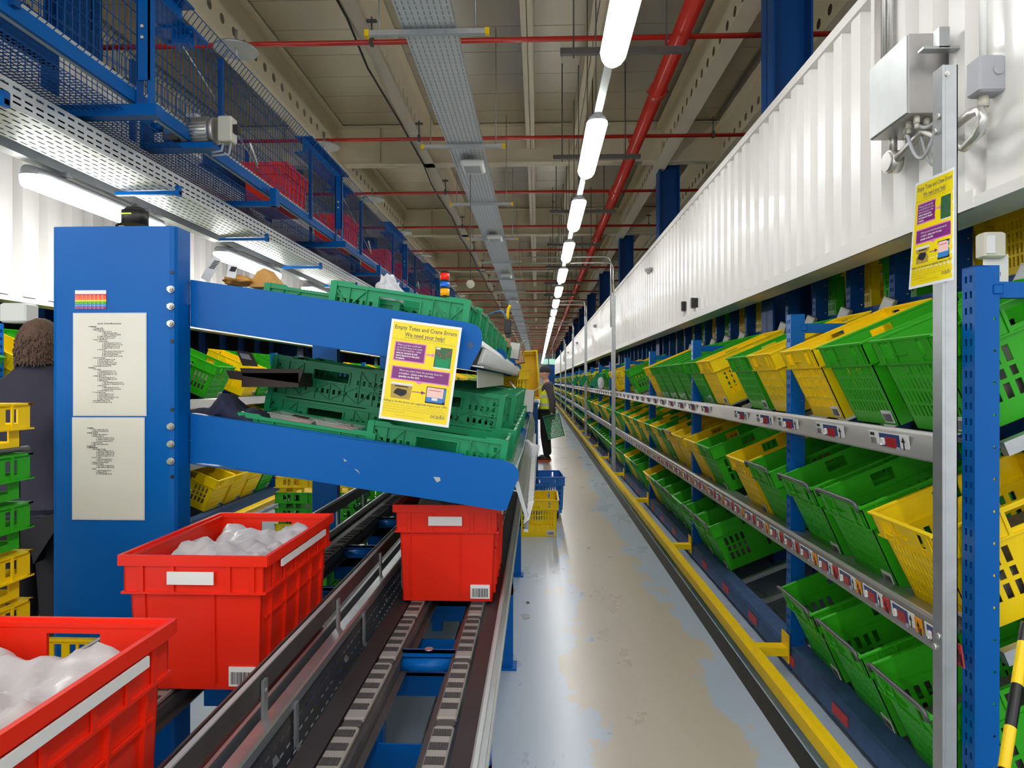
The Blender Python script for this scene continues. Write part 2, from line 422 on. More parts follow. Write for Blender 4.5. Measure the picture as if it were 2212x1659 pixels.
joist(-3.3, Z(3.5), Z(4.19), .22, 'ceiling_joist', 'cream perforated steel joist above the overhead tote conveyor at left')
joist(-1.78, Z(3.55), Z(4.19), .16, 'ceiling_joist', 'cream perforated steel joist just left of the wide central cable tray')
joist(-.12, Z(3.8), Z(4.19), .13, 'ceiling_joist', 'narrow plain cream joist over the aisle between cable tray and lamps', holes=False)
joist(.62, Z(3.8), Z(4.19), .13, 'ceiling_joist', 'cream joist running directly above the row of aisle lamps', holes=False)
joist(2.0, Z(3.5), Z(4.1), .2, 'ceiling_joist', 'cream perforated joist to the right of the big red pipe')
joist(2.95, Z(3.5), Z(4.1), .2, 'ceiling_joist', 'cream perforated joist farthest right, beyond the blue columns')
joist(-5.2, Z(3.5), Z(4.19), .22, 'ceiling_joist', 'cream perforated joist farthest left, behind the mesh conveyor cage', y0=3)
k = 0; y = 11.2
while y < YE-1:
    k += 1
    m = MB(); m.box(-8.5, 5.1, y-.1, y+.1, Z(3.55), Z(3.57)); m.box(-8.5, 5.1, y-.006, y+.006, Z(3.55), Z(4.19)); m.box(-8.5, 5.1, y-.1, y+.1, Z(4.17), Z(4.19))
    for xx in (-6, -4.2, -2.6, -1, .25, 1.4, 3.5): m.box(xx-.006, xx+.006, y-.09, y+.09, Z(3.57), Z(4.17))
    m.build('cross_beam', 'cream', label='cream steel beam crossing the ceiling, %s from the camera' % ordn(k), cat='beam', group='cross beams of the ceiling')
    y += 5.45
# blue columns: right behind the white band, left behind the left band
k = 0; y = 6.05
while y < YE-2:
    k += 1
    for side in (1, -1):
        X = 2.0 if side > 0 else -4.05
        x0, x1 = (X, X+.34) if side > 0 else (X-.34, X)
        m = MB(); m.box(x0, x0+.018, y-.15, y+.15, 0, Z(3.6)); m.box(x1-.018, x1, y-.15, y+.15, 0, Z(3.6)); m.box(x0, x1, y-.006, y+.006, 0, Z(3.6))
        m.build('steel_column', 'blue_dark', label='dark blue steel column behind the %s white cladding, %s from the camera' % ('right' if side > 0 else 'left', ordn(k)), cat='column', group='blue building columns')
    y += 5.45
# main red pipe and branches
m = MB(); m.tube([(1.32, 2.2, Z(3.2)), (1.32, YE-1, Z(3.2))], .082, 20)
rp = m.build('sprinkler_main_pipe', 'redpipe', label='thick red sprinkler main pipe running along the ceiling right of the lamps', cat='pipe')
for kk in range(13):
    m = MB(); yy = 3.7+kk*3.9; m.tube([(1.32, yy-.05, Z(3.2)), (1.32, yy+.05, Z(3.2))], .098, 20); m.box(1.2, 1.44, yy-.025, yy+.025, Z(3.19), Z(3.21)); m.build('pipe_coupling', 'redpipe', rp)
k = 0; y = 6.6
while y < YE-1:
    k += 1
    m = MB(); zz = Z(3.3)
    m.tube([(-8, y, zz), (3.6, y, zz)], .026, 8)
    o = m.build('sprinkler_branch_pipe', 'redpipe', label='thin red sprinkler pipe crossing the ceiling, %s from the camera' % ordn(k), cat='pipe', group='thin red cross pipes')
    if k < 16:
        m = MB(); m.tube([(1.25, y, zz+.0), (1.25, y, Z(3.22))], .035, 8); m.build('riser_tee', 'redpipe', o)
        for xx in (-1.62, 2.35):
            m = MB(); m.box(xx-.018, xx+.018, y-.03, y+.03, zz-.03, zz+.05); m.tube([(xx, y, zz+.05), (xx, y, Z(3.55))], .008, 6); m.box(xx-.05, xx+.05, y-.02, y+.02, Z(3.5), Z(3.52)); m.build('beam_clamp', 'steeldk', o)
    y += 2.66
# sprinkler deflector discs over the overhead conveyor
for kk in range(9):
    y = 6.35+kk*2.66
    m = MB(); m.tube([(-2.85, y, Z(3.12)), (-2.85, y, Z(3.14))], .2, 24)
    o = m.build('sprinkler_shield_disc', 'galv', label='round grey shield disc under a red pipe above the conveyor, %s from the camera' % ordn(kk+1), cat='disc', group='sprinkler shield discs')
    m = MB(); m.tube([(-2.85, y, Z(3.05)), (-2.85, y, Z(3.32))], .014, 8); m.build('sprinkler_head', 'alu', o)

# ================================================================== lamps
def lamp_meshes(L, lensmat):
    n = 8
    def cap(w, r, zoff, k):
        pts = []
        for s in (1, -1):
            for a in range(n+1):
                t = PI*a/n
                pts.append((w*math.cos(t)*s*1., (L/2-w+.0)*s+w*math.sin(t)*s, zoff))
        return pts
    m = MB(); m.loft([cap(.078, 0, .0, 0), cap(.080, 0, .022, 0)], smooth=False); m.loft([cap(.080, 0, .022, 0), cap(.060, 0, .06, 0), cap(.03, 0, .07, 0)])
    housing = m.mesh('lamp_housing', 'greyplas')
    m = MB(); m.loft([cap(.03, 0, -.052, 0), cap(.056, 0, -.046, 0), cap(.076, 0, -.026, 0), cap(.086, 0, .004, 0), cap(.084, 0, .018, 0)])
    lens = m.mesh('diffuser', lensmat)
    return housing, lens
hm, lm = lamp_meshes(1.42, 'lens'); lm2 = lamp_meshes(1.42, 'lensl')[1]
k = 0; y = 3.78-.0
for yb_ in (-6.06, -3.6, -1.14, 1.32):
    for xx in (.485, -3.0):
        o = empty('ceiling_lamp', (xx, yb_, Z(2.1 if xx > 0 else 1.2)), 'white strip lamp behind the camera position in the %s row' % ('aisle' if xx > 0 else 'left'), 'lamp', 'strip lamps behind the camera')
        put('lamp_housing', hm, o); put('diffuser', lm, o)
while y < YE-2:
    k += 1
    o = empty('ceiling_lamp', (.485, y, Z(2.1)), 'white strip lamp in the row above the aisle, %s from the camera' % ordn(k), 'lamp', 'strip lamps above the aisle')
    put('lamp_housing', hm, o); put('diffuser', lm, o)
    if k < 14:
        m = MB(); m.tube([(0,-.5,.06),(0,-.5,1.68)], .005, 6); m.tube([(0,.5,.06),(0,.5,1.68)], .005, 6); m.build('hanger_rod', 'steeldk', o)
    y += 2.46
m = MB(); m.box(.455, .515, 2.5, YE-2, Z(2.165), Z(2.205)); m.build('lamp_trunking', 'galvl', label='galvanised trunking carrying the row of aisle lamps', cat='trunking')
for kk in range(8):
    y = 3.92+kk*2.66*1.0
    m = MB(); yy = 6.15+kk*2.9; m.box(.2, 1.35, yy-.025, yy+.025, Z(2.93), Z(2.985)); 
    for xx in (.32, .72, 1.15): m.tube([(xx, yy, Z(2.9)), (xx, yy, Z(4.205))], .007, 6)
    m.build('strut_channel', 'steeldk', label='dark strut channel crossing above the aisle lamps, %s from the camera' % ordn(kk+1), cat='bracket', group='strut channels above the lamps')
k = 0; y = 4.6
while y < YE-2:
    k += 1
    o = empty('ceiling_lamp', (-3.0, y, Z(1.2)), 'white strip lamp in the left row beneath the steel tray, %s from the camera' % ordn(k), 'lamp', 'strip lamps of the left aisle')
    put('lamp_housing', hm, o); put('diffuser', lm2, o)
    if k < 8:
        for yy in (-.45, .45): m = MB(); m.box(-.09, .09, yy-.015, yy+.015, .07, .1); m.build('mounting_clip', 'galv', o)
    y += 2.42
m = MB(); m.box(-3.04, -2.96, 2.6, YE-2, Z(1.3), Z(1.36)); m.build('lamp_trunking', 'galvl', label='galvanised trunking above the left aisle lamps', cat='trunking')
m = MB(); m.tube([(-3.15, 2.6, Z(1.44)), (-3.15, YE-2, Z(1.44))], .028, 10); m.build('sprinkler_pipe', 'redpipe', label='dark red pipe running beside the trunking of the left lamps', cat='pipe')

# ================================================================== cable trays in 3 m sections
def tray_mesh(wd, hgt, rows, Ls=3.0, pitch=.075):
    m = MB(); n = int(Ls/pitch); vs = []; us = [0]
    for i in range(n): us += [i*pitch+pitch*.3, i*pitch+pitch*.98]
    us = sorted(set([0.]+us+[Ls])); 
    vs = [0.]
    for r in range(rows):
        c = wd*(r+.5)/rows; vs += [c-.006, c+.006]
    vs.append(wd)
    m.plate(us, vs, lambda i, j: not (j % 2 == 1 and i % 2 == 1), .0015, lambda u, v, w_: (v, u, w_))
    for x, sg in ((0, 1), (wd, -1)):
        zs = [0, hgt*.18, hgt*.26, hgt*.42, hgt*.5, hgt*.74, hgt*.84, hgt]
        m.plate(us, zs, lambda i, j: not (j in (1, 3, 5) and i % 2 == 1 and (j != 5 or True)), .0015, lambda u, v, w_: (x+sg*w_, u, v))
        m.box(min(x, x+sg*.012), max(x, x+sg*.012), 0, Ls, hgt, hgt+.002)
    return m
tm = tray_mesh(.43, .075, 9).mesh('tray_section', 'galvl')
o = empty('cable_tray', (-1.09, 3.0, Z(2.83)), 'wide perforated steel cable tray hanging under the ceiling left of the lamps', 'cable tray')
for kk in range(27): put('tray_section', tm, o, loc=(0, kk*2.99, 0))
m = MB(); m.box(.02, .41, 0, 80, .003, .03); m.build('cable', 'greyplas', o)
for kk in range(22):
    y = 5.45+kk*2.66
    m = MB(); m.box(-1.36, -.42, y-.02, y+.02, Z(2.775), Z(2.815)); 
    for xx in (-1.28, -.5): m.tube([(xx, y, Z(2.815)), (xx, y, Z(4.205))], .006, 6)
    o2 = m.build('tray_support_strut', 'galv', label='strut with yellow end caps under the central cable tray, %s from the camera' % ordn(kk+1), cat='bracket', group='tray struts with yellow caps')
    if kk < 10:
        for xx in (-1.375, -.405):
            m = MB(); m.box(xx-.018, xx+.018, y-.024, y+.024, Z(2.77), Z(2.82)); m.build('end_cap', 'yelpaint', o2)
for kk, yy in enumerate((8.7, 13.1, 17.8, 23.5)):
    m = MB(); m.box(-.98, -.68, yy-.2, yy+.2, Z(2.70), Z(2.775), bev=.03); o2 = m.build('junction_box', 'white', label='white box fixed beneath the central cable tray, %s from the camera' % ordn(kk+1), cat='box', group='white boxes under the central tray')
    m = MB(); m.box(-.93, -.73, yy-.14, yy+.14, Z(2.695), Z(2.70)); m.build('cover', 'greyplas', o2)
tm2 = tray_mesh(.34, .12, 7).mesh('tray_section', 'galvl')
o = empty('cable_tray', (-2.79, 1.2, Z(1.28)), 'long perforated galvanised tray at left, lit from the lamps underneath', 'cable tray')
for kk in range(26): put('tray_section', tm2, o, loc=(0, kk*2.99, 0))
m = MB(); m.box(.018, .322, 0, 76, .006, .1); m.build('cable', 'black', o)
for kk in range(12):
    y = 3.0+kk*1.5
    m = MB(); m.box(-2.84, -2.40, y-.015, y+.015, Z(1.25), Z(1.275)); m.box(-2.425, -2.40, y-.02, y+.02, Z(1.24), Z(1.31)); m.build('tray_bracket', 'blue', label='small blue arm under the left perforated tray, %s from the camera' % ordn(kk+1), cat='bracket', group='blue arms under the left tray')
# black cable along the left joist, alarm sounder, smoke camera
m = MB(); P = []
for i in range(40): P.append((-1.88-.02*math.sin(i*1.3), 3+i*.9, Z(3.53)+.015*math.sin(i*2.1)-.05*(i % 5 == 0)))
m.tube(P, .012, 6); m.build('electric_cable', 'black', label='black cable clipped below the joist left of the central tray', cat='cable')
p = at(1016, 613, 9.2); m = MB(); m.cyl((p.x, p.y, p.z), .055, .05, 'Y', 20); m.cyl((p.x, p.y-.02, p.z), .035, .03, 'Y', 16); o = m.build('alarm_sounder', 'beige', label='round cream sounder hanging on a thin rod beyond the crates', cat='alarm')
m = MB(); m.tube([(p.x, p.y, p.z+.05), (p.x, p.y, Z(3.5))], .004, 6); m.build('rod', 'steeldk', o)
# goods scanner cameras and details on the white band
for kk, (px, py) in enumerate(((1401, 583), (1285, 703), (1246, 740), (1227, 761))):
    y = yat(px, XW-.1); p = at(px, py, y)
    m = MB(); m.cyl((p.x, p.y, p.z-.02), .055, .04, 'Z', 16); m.cyl((p.x, p.y, p.z-.06), .02, .04, 'Z', 16, r2=.05); m.box(p.x, XW, p.y-.03, p.y+.03, p.z, p.z+.03)
    m.build('dome_camera', 'greyplas', label='small dark dome camera on the white band, %s from the camera' % ordn(kk+1), cat='camera', group='dome cameras on the cladding')
for kk, (px, py) in enumerate(((1478, 662), (1499, 655))):
    y = yat(px, XW-.07); p = at(px, py, y)
    m = MB(); m.box(p.x-.02, XW, p.y-.05, p.y+.05, p.z-.05, p.z+.05); m.box(p.x-.04, p.x-.01, p.y-.06, p.y-.02, p.z-.05, p.z+.05)
    m.build('wall_hook', 'black', label='small dark hook on the lower white cladding, %s one' % ('left' if kk == 0 else 'right'), cat='hook')
p = at(1217, 772, yat(1217, XW-.1)); m = MB(); m.cyl((XW-.1, p.y, p.z), .12, .06, 'X', 20); m.build('fire_bell', 'redpipe', label='red round fire bell far down the white band', cat='alarm')
# silver conduits rising up by the blue columns
for kk, (px, pt, X) in enumerate(((1320, 560, 1.5), (1264, 670, 1.5), (1237, 715, 1.5), (1218, 742, 1.5))):
    y = yat(px, X)
    m = MB()
    for j, (dx, dz) in enumerate(((0, 0), (.05, -.12))):
        m.tube([(X+dx, y, Z(1.1)), (X+dx, y, Z(2.55)+dz-.1), (X+dx-.04, y, Z(2.55)+dz-.02), (X+dx-.12, y, Z(2.55)+dz), (-.5, y, Z(2.55)+dz)], .016, 8)
    m.build('conduit', 'conduit', label='pair of bent metal conduits crossing from tray to right wall, %s from the camera' % ordn(kk+1), cat='conduit', group='bent conduits over the aisle')

# ================================================================== totes
def bar_code(m, x0, x1, z0, z1, y, n=11, seed=1):
    r = random.Random(seed); x = x0
    while x < x1-.003:
        w_ = r.choice((.0012, .002, .003)); m.quad((x, y, z0), (x+w_, y, z0), (x+w_, y, z1), (x, y, z1)); x += w_+r.choice((.0014, .0022))
def tote_shell(W=.42, L=.6, Hh=.37, slots=True):
    m = MB(); zb = Hh*.74; w0, l0 = W*.86, L*.9
    def hw(z): return (w0+(W-.03-w0)*(z/Hh))/2
    def hl(z): return (l0+(L-.03-l0)*(z/Hh))/2
    t = .004
    # short ends
    nc = 12
    us = [-1]
    for i in range(nc):
        c = -.86+1.72*(i+.5)/nc; us += [c-.035, c+.035]
    us.append(1)
    vs = [0, Hh*.15, Hh*.27, Hh*.30, Hh*.42, Hh*.45, Hh*.565, Hh*.595, Hh*.70, zb]
    slant = lambda v: .0
    for sg in (-1, 1):
        m.plate(us, vs, (lambda i, j: not (i % 2 == 1 and j in (1, 3, 5, 7))) if slots else (lambda i, j: True), t,
                lambda u, v, w_: (u*hw(v), sg*(hl(v)-w_), v))
    nc = 11; us = [-1]
    for i in range(nc):
        c = -.84+1.68*(i+.5)/nc; us += [c-.042, c+.042]
    us.append(1)
    vs = [0, Hh*.2, Hh*.34, Hh*.38, Hh*.47, Hh*.51, Hh*.66, zb]
    for sg in (-1, 1):
        m.plate(us, vs, (lambda i, j: not (i % 2 == 1 and j in (1, 3, 5) and i not in (9, 11, 13))) if slots else (lambda i, j: True), t,
                lambda u, v, w_: (sg*(hw(v)-w_), u*hl(v), v))
    m.box(-w0/2, w0/2, -l0/2, l0/2, 0, .006)
    # flared upper band with openings
    a = hw(zb)+.012; b = hl(zb)+.012
    W2, L2 = W/2-.006, L/2-.006
    f = lambda v: (v-zb)/(Hh-zb)
    vs = [zb, zb+(Hh-zb)*.22, zb+(Hh-zb)*.8, Hh]
    us = [-1, -.72, -.34, -.26, .30, .46, .62, .8, 1]
    hs = {(1, 1), (5, 1)} if slots else {(3, 1)}
    for sg in (-1, 1):
        m.plate(us, vs, lambda i, j: (i, j) not in hs or (not slots and sg < 0), t, lambda u, v, w_: (u*(a+(W2-a)*f(v)), sg*(b+(L2-b)*f(v)-w_), v))
    us = [-1, -.78, -.5, -.18, .18, .5, .78, 1]; hs2 = {(3, 1)} if slots else set()
    for sg in (-1, 1):
        m.plate(us, vs, lambda i, j: (i, j) not in hs2, t, lambda u, v, w_: (sg*(a+(W2-a)*f(v)-w_), u*(b+(L2-b)*f(v)), v))
    # rim flange and ledge rings
    for z, e, th in ((Hh-.006, .008, .008), (zb-.002, .006, .006)):
        A = (W2 if z > zb+.01 else a)+e; B = (L2 if z > zb+.01 else b)+e; inn = .016
        m.box(-A, A, -B, -B+inn, z, z+th); m.box(-A, A, B-inn, B, z, z+th); m.box(-A, -A+inn, -B+inn, B-inn, z, z+th); m.box(A-inn, A, -B+inn, B-inn, z, z+th)
    # vertical ribs on the band
    for sg in (-1, 1):
        for x in (-.74, -.3, .5, .84): m.bar((x*a, sg*(b+.004), zb), (x*W2, sg*(L2+.004), Hh-.004), .004, .012)
        for y_ in (-.8, -.52, -.2, .2, .52, .8): m.bar((sg*(a+.004), y_*b, zb), (sg*(W2+.004), y_*L2, Hh-.004), .012, .004)
        if slots: m.box(-.3*a, .1*a, sg*b-.01, sg*b+.01, zb+.035, zb+.04)
    return m
TS = tote_shell(); TOTE = {'green': TS.mesh('tote_shell_green', 'green'), 'yellow': TS.mesh('tote_shell_yellow', 'yellow'), 'blue': TS.mesh('tote_shell_blue', 'bluetote')}
m = MB(); m.box(.09, .165, -.277, -.274, .012, .066); m.cur = 1; bar_code(m, .096, .16, .018, .052, -.2775); LBL = m.mesh('barcode_label', ['label', 'ink'])
m = MB(); m.tube([(-.195, -.302, .352), (-.19, -.303, .386), (-.16, -.303, .392), (.16, -.303, .392), (.19, -.303, .386), (.195, -.302, .352)], .0085, 8); HBAR = m.mesh('handle_bar', 'greybar')
m = MB()
m.loft([[(x*(1-.05*q), y_*(1-.05*q), .03+.12*q+.03*math.sin(x*40+q)*q) for x, y_ in ((-.15,-.24),(0,-.25),(.15,-.24),(.16,0),(.15,.24),(0,.25),(-.15,.24),(-.16,0))] for q in (0, 1)]); FILL = m.mesh('goods', 'goods')

A23 = math.radians(23)
def rack_matrix(side, X, Yc, z, ang=A23):
    """tote whose bottom front edge rests at X, z; opening leans into the aisle"""
    c, s = math.cos(ang), math.sin(ang)
    if side > 0: R = Matrix(((0, c, -s, 0), (-1, 0, 0, 0), (0, s, c, 0), (0, 0, 0, 1)))
    else: R = Matrix(((0, -c, s, 0), (1, 0, 0, 0), (0, s, c, 0), (0, 0, 0, 1)))
    return tr(X, Yc, z) @ R @ tr(0, .27, 0)
n_tote = 0
def tote(colour, M, label, group, bar=False, lab=True, fill=False, detail=True):
    global n_tote
    n_tote += 1
    e = put(colour+'_tote' if False else 'picking_tote', TOTE[colour], None, M=M, label=label, cat='tote', group=group)
    if detail:
        if lab: put('barcode_label', LBL, e)
        if bar: put('handle_bar', HBAR, e)
        if fill: put('goods', FILL, e)
    return e
# uprights and bays of the right rack
UP = [2.18, 3.73]
while UP[-1] < YE-4: UP.append(UP[-1]+2.32)
G, Yl = 'green', 'yellow'
LIPX = 1.41
LZ = {'top': H-.130*LIPX, 'middle': H-.595*LIPX, 'bottom': .13}
pat = {'top': [[G,G,Yl], [Yl,G,None,Yl,G], [G,G,G,G,Yl], [None,None,None,G,None], [Yl,None,None,Yl,None]],
       'middle': [[Yl,G,G], [G,Yl,None,G,Yl], [Yl,Yl,G,Yl,G], [Yl,G,Yl,G,Yl]],
       'bottom': [[G,G,G], [None,None,None,G,G], [G,G,G,G,Yl], [None,G,G,Yl,G], [G,G,Yl,G,G]]}
BARS = {('middle', 2), ('middle', 3), ('middle', 4), ('middle', 9)}
SIDE_STUFF = []
FAR_SPLIT = 17
for tier, dz in LZ.items():
    num = 0; rnd = random.Random(tier)
    for b in range(len(UP)-1):
        n = 3 if b == 0 else 5
        start = UP[b]+.085; pitch = (UP[b+1]-UP[b]-.085)/n
        row = pat[tier][b] if b < len(pat[tier]) else [rnd.choice((G, Yl, Yl, G, None) if tier != 'bottom' else (G, G, Yl, G)) for _ in range(n)]
        for i in range(n):
            c = row[i]
            if c is None: continue
            yc = start+pitch*i+.212
            X, z = LIPX+.035, dz+.004
            if b >= FAR_SPLIT:
                SIDE_STUFF.append((c, rack_matrix(1, X, yc, z))); continue
            num += 1
            M = rack_matrix(1, X, yc, z)
            br = (tier, num) in BARS or (tier == 'bottom' and (num <= 4 or (num < 16 and num % 3)) and c == G)
            extra = ' with handle bar' if br else ''
            tote(c, M, '%s tote%s, %s from the near end, right rack %s tier' % (c, extra, ordn(num), tier), 'picking totes on the right rack', bar=br, lab=b < 9, fill=(num*7+len(tier)) % 3 != 0 and b < 6, detail=b < 9)
def stuff_totes(items, name, label):
    m = MB(); 
    for c, M in items:
        m.M = M; m.cur = 0 if c == G else 1
        lo = [(-.18,-.27,0),(.18,-.27,0),(.18,.27,0),(-.18,.27,0)]; hi = [(-.205,-.295,.37),(.205,-.295,.37),(.205,.295,.37),(-.205,.295,.37)]
        inn = [(-.195,-.285,.37),(.195,-.285,.37),(.195,.285,.37),(-.195,.285,.37)]; li = [(-.17,-.26,.01),(.17,-.26,.01),(.17,.26,.01),(-.17,.26,.01)]
        R = [[m.pt(p) for p in r] for r in (lo, hi, inn, li)]
        for a, b in zip(R, R[1:]):
            for k in range(4): m.face([a[k], a[(k+1)%4], b[(k+1)%4], b[k]])
        m.face(R[0][::-1]); m.face(R[3])
    return m.build(name, ['green', 'yellow'], label=label, cat='totes', kind='stuff')
stuff_totes(SIDE_STUFF, 'far_totes', 'distant run of tiny green and yellow totes at the far end of the right rack')

# price/pick rails ------------------------------------------------------------
def pick_display(big=True):
    m = MB(); s_ = 1.
    m.cur = 0; m.box(-.075, .075, -.003, 0, -.03, .03)
    m.cur = 1; m.box(-.062, .035, -.004, -.003, -.027, .027)
    m.cur = 2; m.box(-.03, .018, -.0065, -.004, -.016, .016)
    m.cur = 3; m.box(-.056, -.036, -.008, -.003, -.012, .012, bev=.006)
    m.cur = 4; m.box(.05, .054, -.0045, -.003, -.022, .008); m.face([m.pt((.043,-.0045,.006)), m.pt((.061,-.0045,.006)), m.pt((.052,-.0045,.024))])
    m.cur = 5; m.box(.022, .032, -.009, -.004, -.024, -.012)
    return m
DISP = pick_display().mesh('pick_display', ['label', 'navylcd', 'redlcd', 'white', 'ink', 'greyplas'])
m = MB(); m.box(-.017, .017, -.004, 0, -.032, .024); m.cur = 1; m.box(-.002, .002, -.0048, -.004, -.024, .004); m.face([m.pt((-.008,-.0048,.002)), m.pt((.008,-.0048,.002)), m.pt((0,-.0048,.018))]); m.box(.006, .014, -.0048, -.004, -.028, 0)
TAGO = m.mesh('arrow_tag', ['orange', 'ink']); TAGR = m.mesh('arrow_tag', ['redlab', 'ink'])
m = MB(); m.box(-.024, .024, -.002, 0, -.026, .03); m.cur = 1; bar_code(m, -.02, .02, -.022, .008, -.0025, seed=3); m.box(-.018, .01, -.0025, -.002, .014, .024); BCT = m.mesh('barcode_tag', ['label', 'ink'])
RX = 1.335
RZ = {'top': H-.130*RX, 'middle': H-.595*RX}
def rail(tier, zt, hgt, lip):
    X = RX; y0, y1 = 2.27, YE-3
    prof = [(X+.16, zt-.045), (X+.16, zt-.035), (X+.012, zt-.006), (X+.004, zt), (X-.002, zt-.002), (X-.008, zt-.012), (X-.022, zt-hgt+.006), (X-.022, zt-hgt), (X+.02, zt-hgt), (X+.02, zt-hgt+.004), (X-.012, zt-hgt+.006), (X+.0, zt-.018)]
    m = MB(); m.prism(prof, y0, y1, 'Y')
    return m.build('shelf_edge_rail', 'alu', label='aluminium shelf edge rail with pick displays along the %s tier of right rack' % tier, cat='rail')
def face_M(X, y, z, tilt):  # local x -> -Y (reads left to right from the aisle), local y -> into rack
    return tr(X, y, z) @ Matrix(((0, 1, 0, 0), (-1, 0, 0, 0), (0, 0, 1, 0), (0, 0, 0, 1))) @ rot('X', -tilt)
rt = rail('top', RZ['top'], .098, 0)
rnd = random.Random(4)
nd = 0
for b in range(13):
    n = 3 if b == 0 else 5
    for i in range(n):
        if b == 1 and i == 2: continue
        pitch = (UP[b+1]-UP[b])/n; y = UP[b]+pitch*(i+.55)+.12*(b == 0)
        zz = RZ['top']-.055; xx = RX-.0175
        put('pick_display', DISP, rt, M=face_M(xx, y, zz, -8) @ Matrix.Diagonal((1.5,1,1.15,1))); nd += 1
        if b < 5: put('barcode_tag', BCT, rt, M=face_M(xx, y+.145, zz, -8) @ Matrix.Diagonal((1.2,1,1.2,1)))
rm = rail('middle', RZ['middle'], .098, 0)
for b in range(9):
    n = 7 if b == 0 else 10
    for i in range(n):
        if rnd.random() < .1 and b > 0: continue
        pitch = (UP[b+1]-UP[b])/n; y = UP[b]+pitch*(i+.5); zz = RZ['middle']-.055; xx = RX-.0175
        put('pick_display', DISP, rm, M=face_M(xx, y, zz, -8) @ Matrix.Diagonal((1.05,1,1.15,1)))
        if b < 3: put('arrow_tag', TAGO if i % 2 == 1 else TAGR, rm, M=face_M(xx-.001, y-.104, zz, -8) @ Matrix.Diagonal((1.2,1,1.3,1)))
# bottom rail: worn blue beam with red labels
m = MB(); zt = LZ['bottom']
m.prism([(LIPX-.06, zt-.02), (LIPX-.05, zt), (LIPX+.04, zt+.01), (LIPX+.06, zt-.02), (LIPX+.06, .0), (LIPX-.03, .0), (LIPX-.03, zt-.10), (LIPX-.065, zt-.10)], 2.1, YE-3)
ob = m.build('rack_floor_beam', 'blue_worn', label='worn blue beam along the floor under the bottom tier of right rack', cat='beam')
for kk in range(40):
    y = 2.4+kk*.62; m = MB(); m.box(LIPX-.0655, LIPX-.064, y, y+.16, zt-.082, zt-.034); m.build('red_label', 'redlab', ob)
# uprights
def upright_mesh(X0, X1, y0, y1, z0, z1, side):
    """slotted front face looking to the aisle, plain flanges with round holes"""
    m = MB(); zs = [z0]; z = z0+.02
    while z < z1-.03: zs += [z, z+.022]; z += .05
    zs.append(z1)
    xf = X0 if side > 0 else X1
    yy = [y0, y0+(y1-y0)*.22, y0+(y1-y0)*.4, y0+(y1-y0)*.6, y0+(y1-y0)*.78, y1]
    m.plate(yy, zs, lambda i, j: not (i in (1, 3) and j % 2 == 1), .003, lambda u, v, w_: (xf+side*w_, u, v))
    xs = [X0+.003, X0+(X1-X0)*.75, X0+(X1-X0)*.85, X1]
    zs2 = [z0]; z = z0+.05
    while z < z1-.03: zs2 += [z, z+.008]; z += .1
    zs2.append(z1)
    for yy_, sg in ((y0, 1), (y1, -1)):
        m.plate(xs, zs2, lambda i, j: not (i == 1 and j % 2 == 1), .003, lambda u, v, w_: (u, yy_+sg*w_, v))
    m.box(X0, X0+.04, y0, y1, z1-.004, z1)
    return m
ume = upright_mesh(0, .075, 0, .065, 0.0, H+.265*1.36, 1).mesh('rack_upright', 'blue')
m = MB(); m.box(.075, .55, .01, .05, H+.265*1.36-.10, H+.265*1.36-.05); m.box(.055, .085, -.004, 0, H+.265*1.36-.09, H+.265*1.36-.06, bev=.004); uam = m.mesh('cross_arm', 'blue')
usm = []
for dz in (LZ['top'], LZ['middle'], LZ['bottom']):
    m = MB(); m.bar((.10, .02, dz-.03), (.64, .02, dz+.20), .03, .045); usm.append(m.mesh('sloped_shelf_bearer', 'galv'))
for b, y in enumerate(UP):
    o = put('rack_upright', ume, None, loc=(1.36, y, 0), label='blue slotted rack upright on the right rack, %s from the camera' % ordn(b+1), cat='upright', group='blue uprights of the right rack')
    if b < 16:
        put('cross_arm', uam, o)
        if b < 8:
            for q in usm: put('sloped_shelf_bearer', q, o)
# roller tracks under the totes at the empty spots
for tier, dz in LZ.items():
    rb = empty('roller_bed', (LIPX, 2, dz), 'grey sloped roller tracks under the totes of the %s tier, right rack' % tier, 'roller track')
    for b in range(0, 9):
        for i in range(4):
            y = UP[b]+.35+i*.44-2
            m = MB(); m.bar((.06, y, -.012), (.60, y, .213), .03, .03); m.build('roller_track', 'galv', rb)
# yellow guard rail
m = MB(); m.prism([(1.13, .12), (1.142, .135), (1.18, .135), (1.18, .130), (1.14, .128), (1.137, .06), (1.13, .06)], .6, YE-3)
o = m.build('guard_rail', 'yelpaint', label='long yellow guard rail low along the foot of the right rack', cat='rail')
for b in range(1, 20):
    y = UP[b]+.02; m = MB(); m.box(1.15, 1.345, y-.04, y+.04, .085, .128); m.box(1.335, 1.342, y-.05, y+.05, .05, .2); m.build('bracket', 'yelpaint', o)
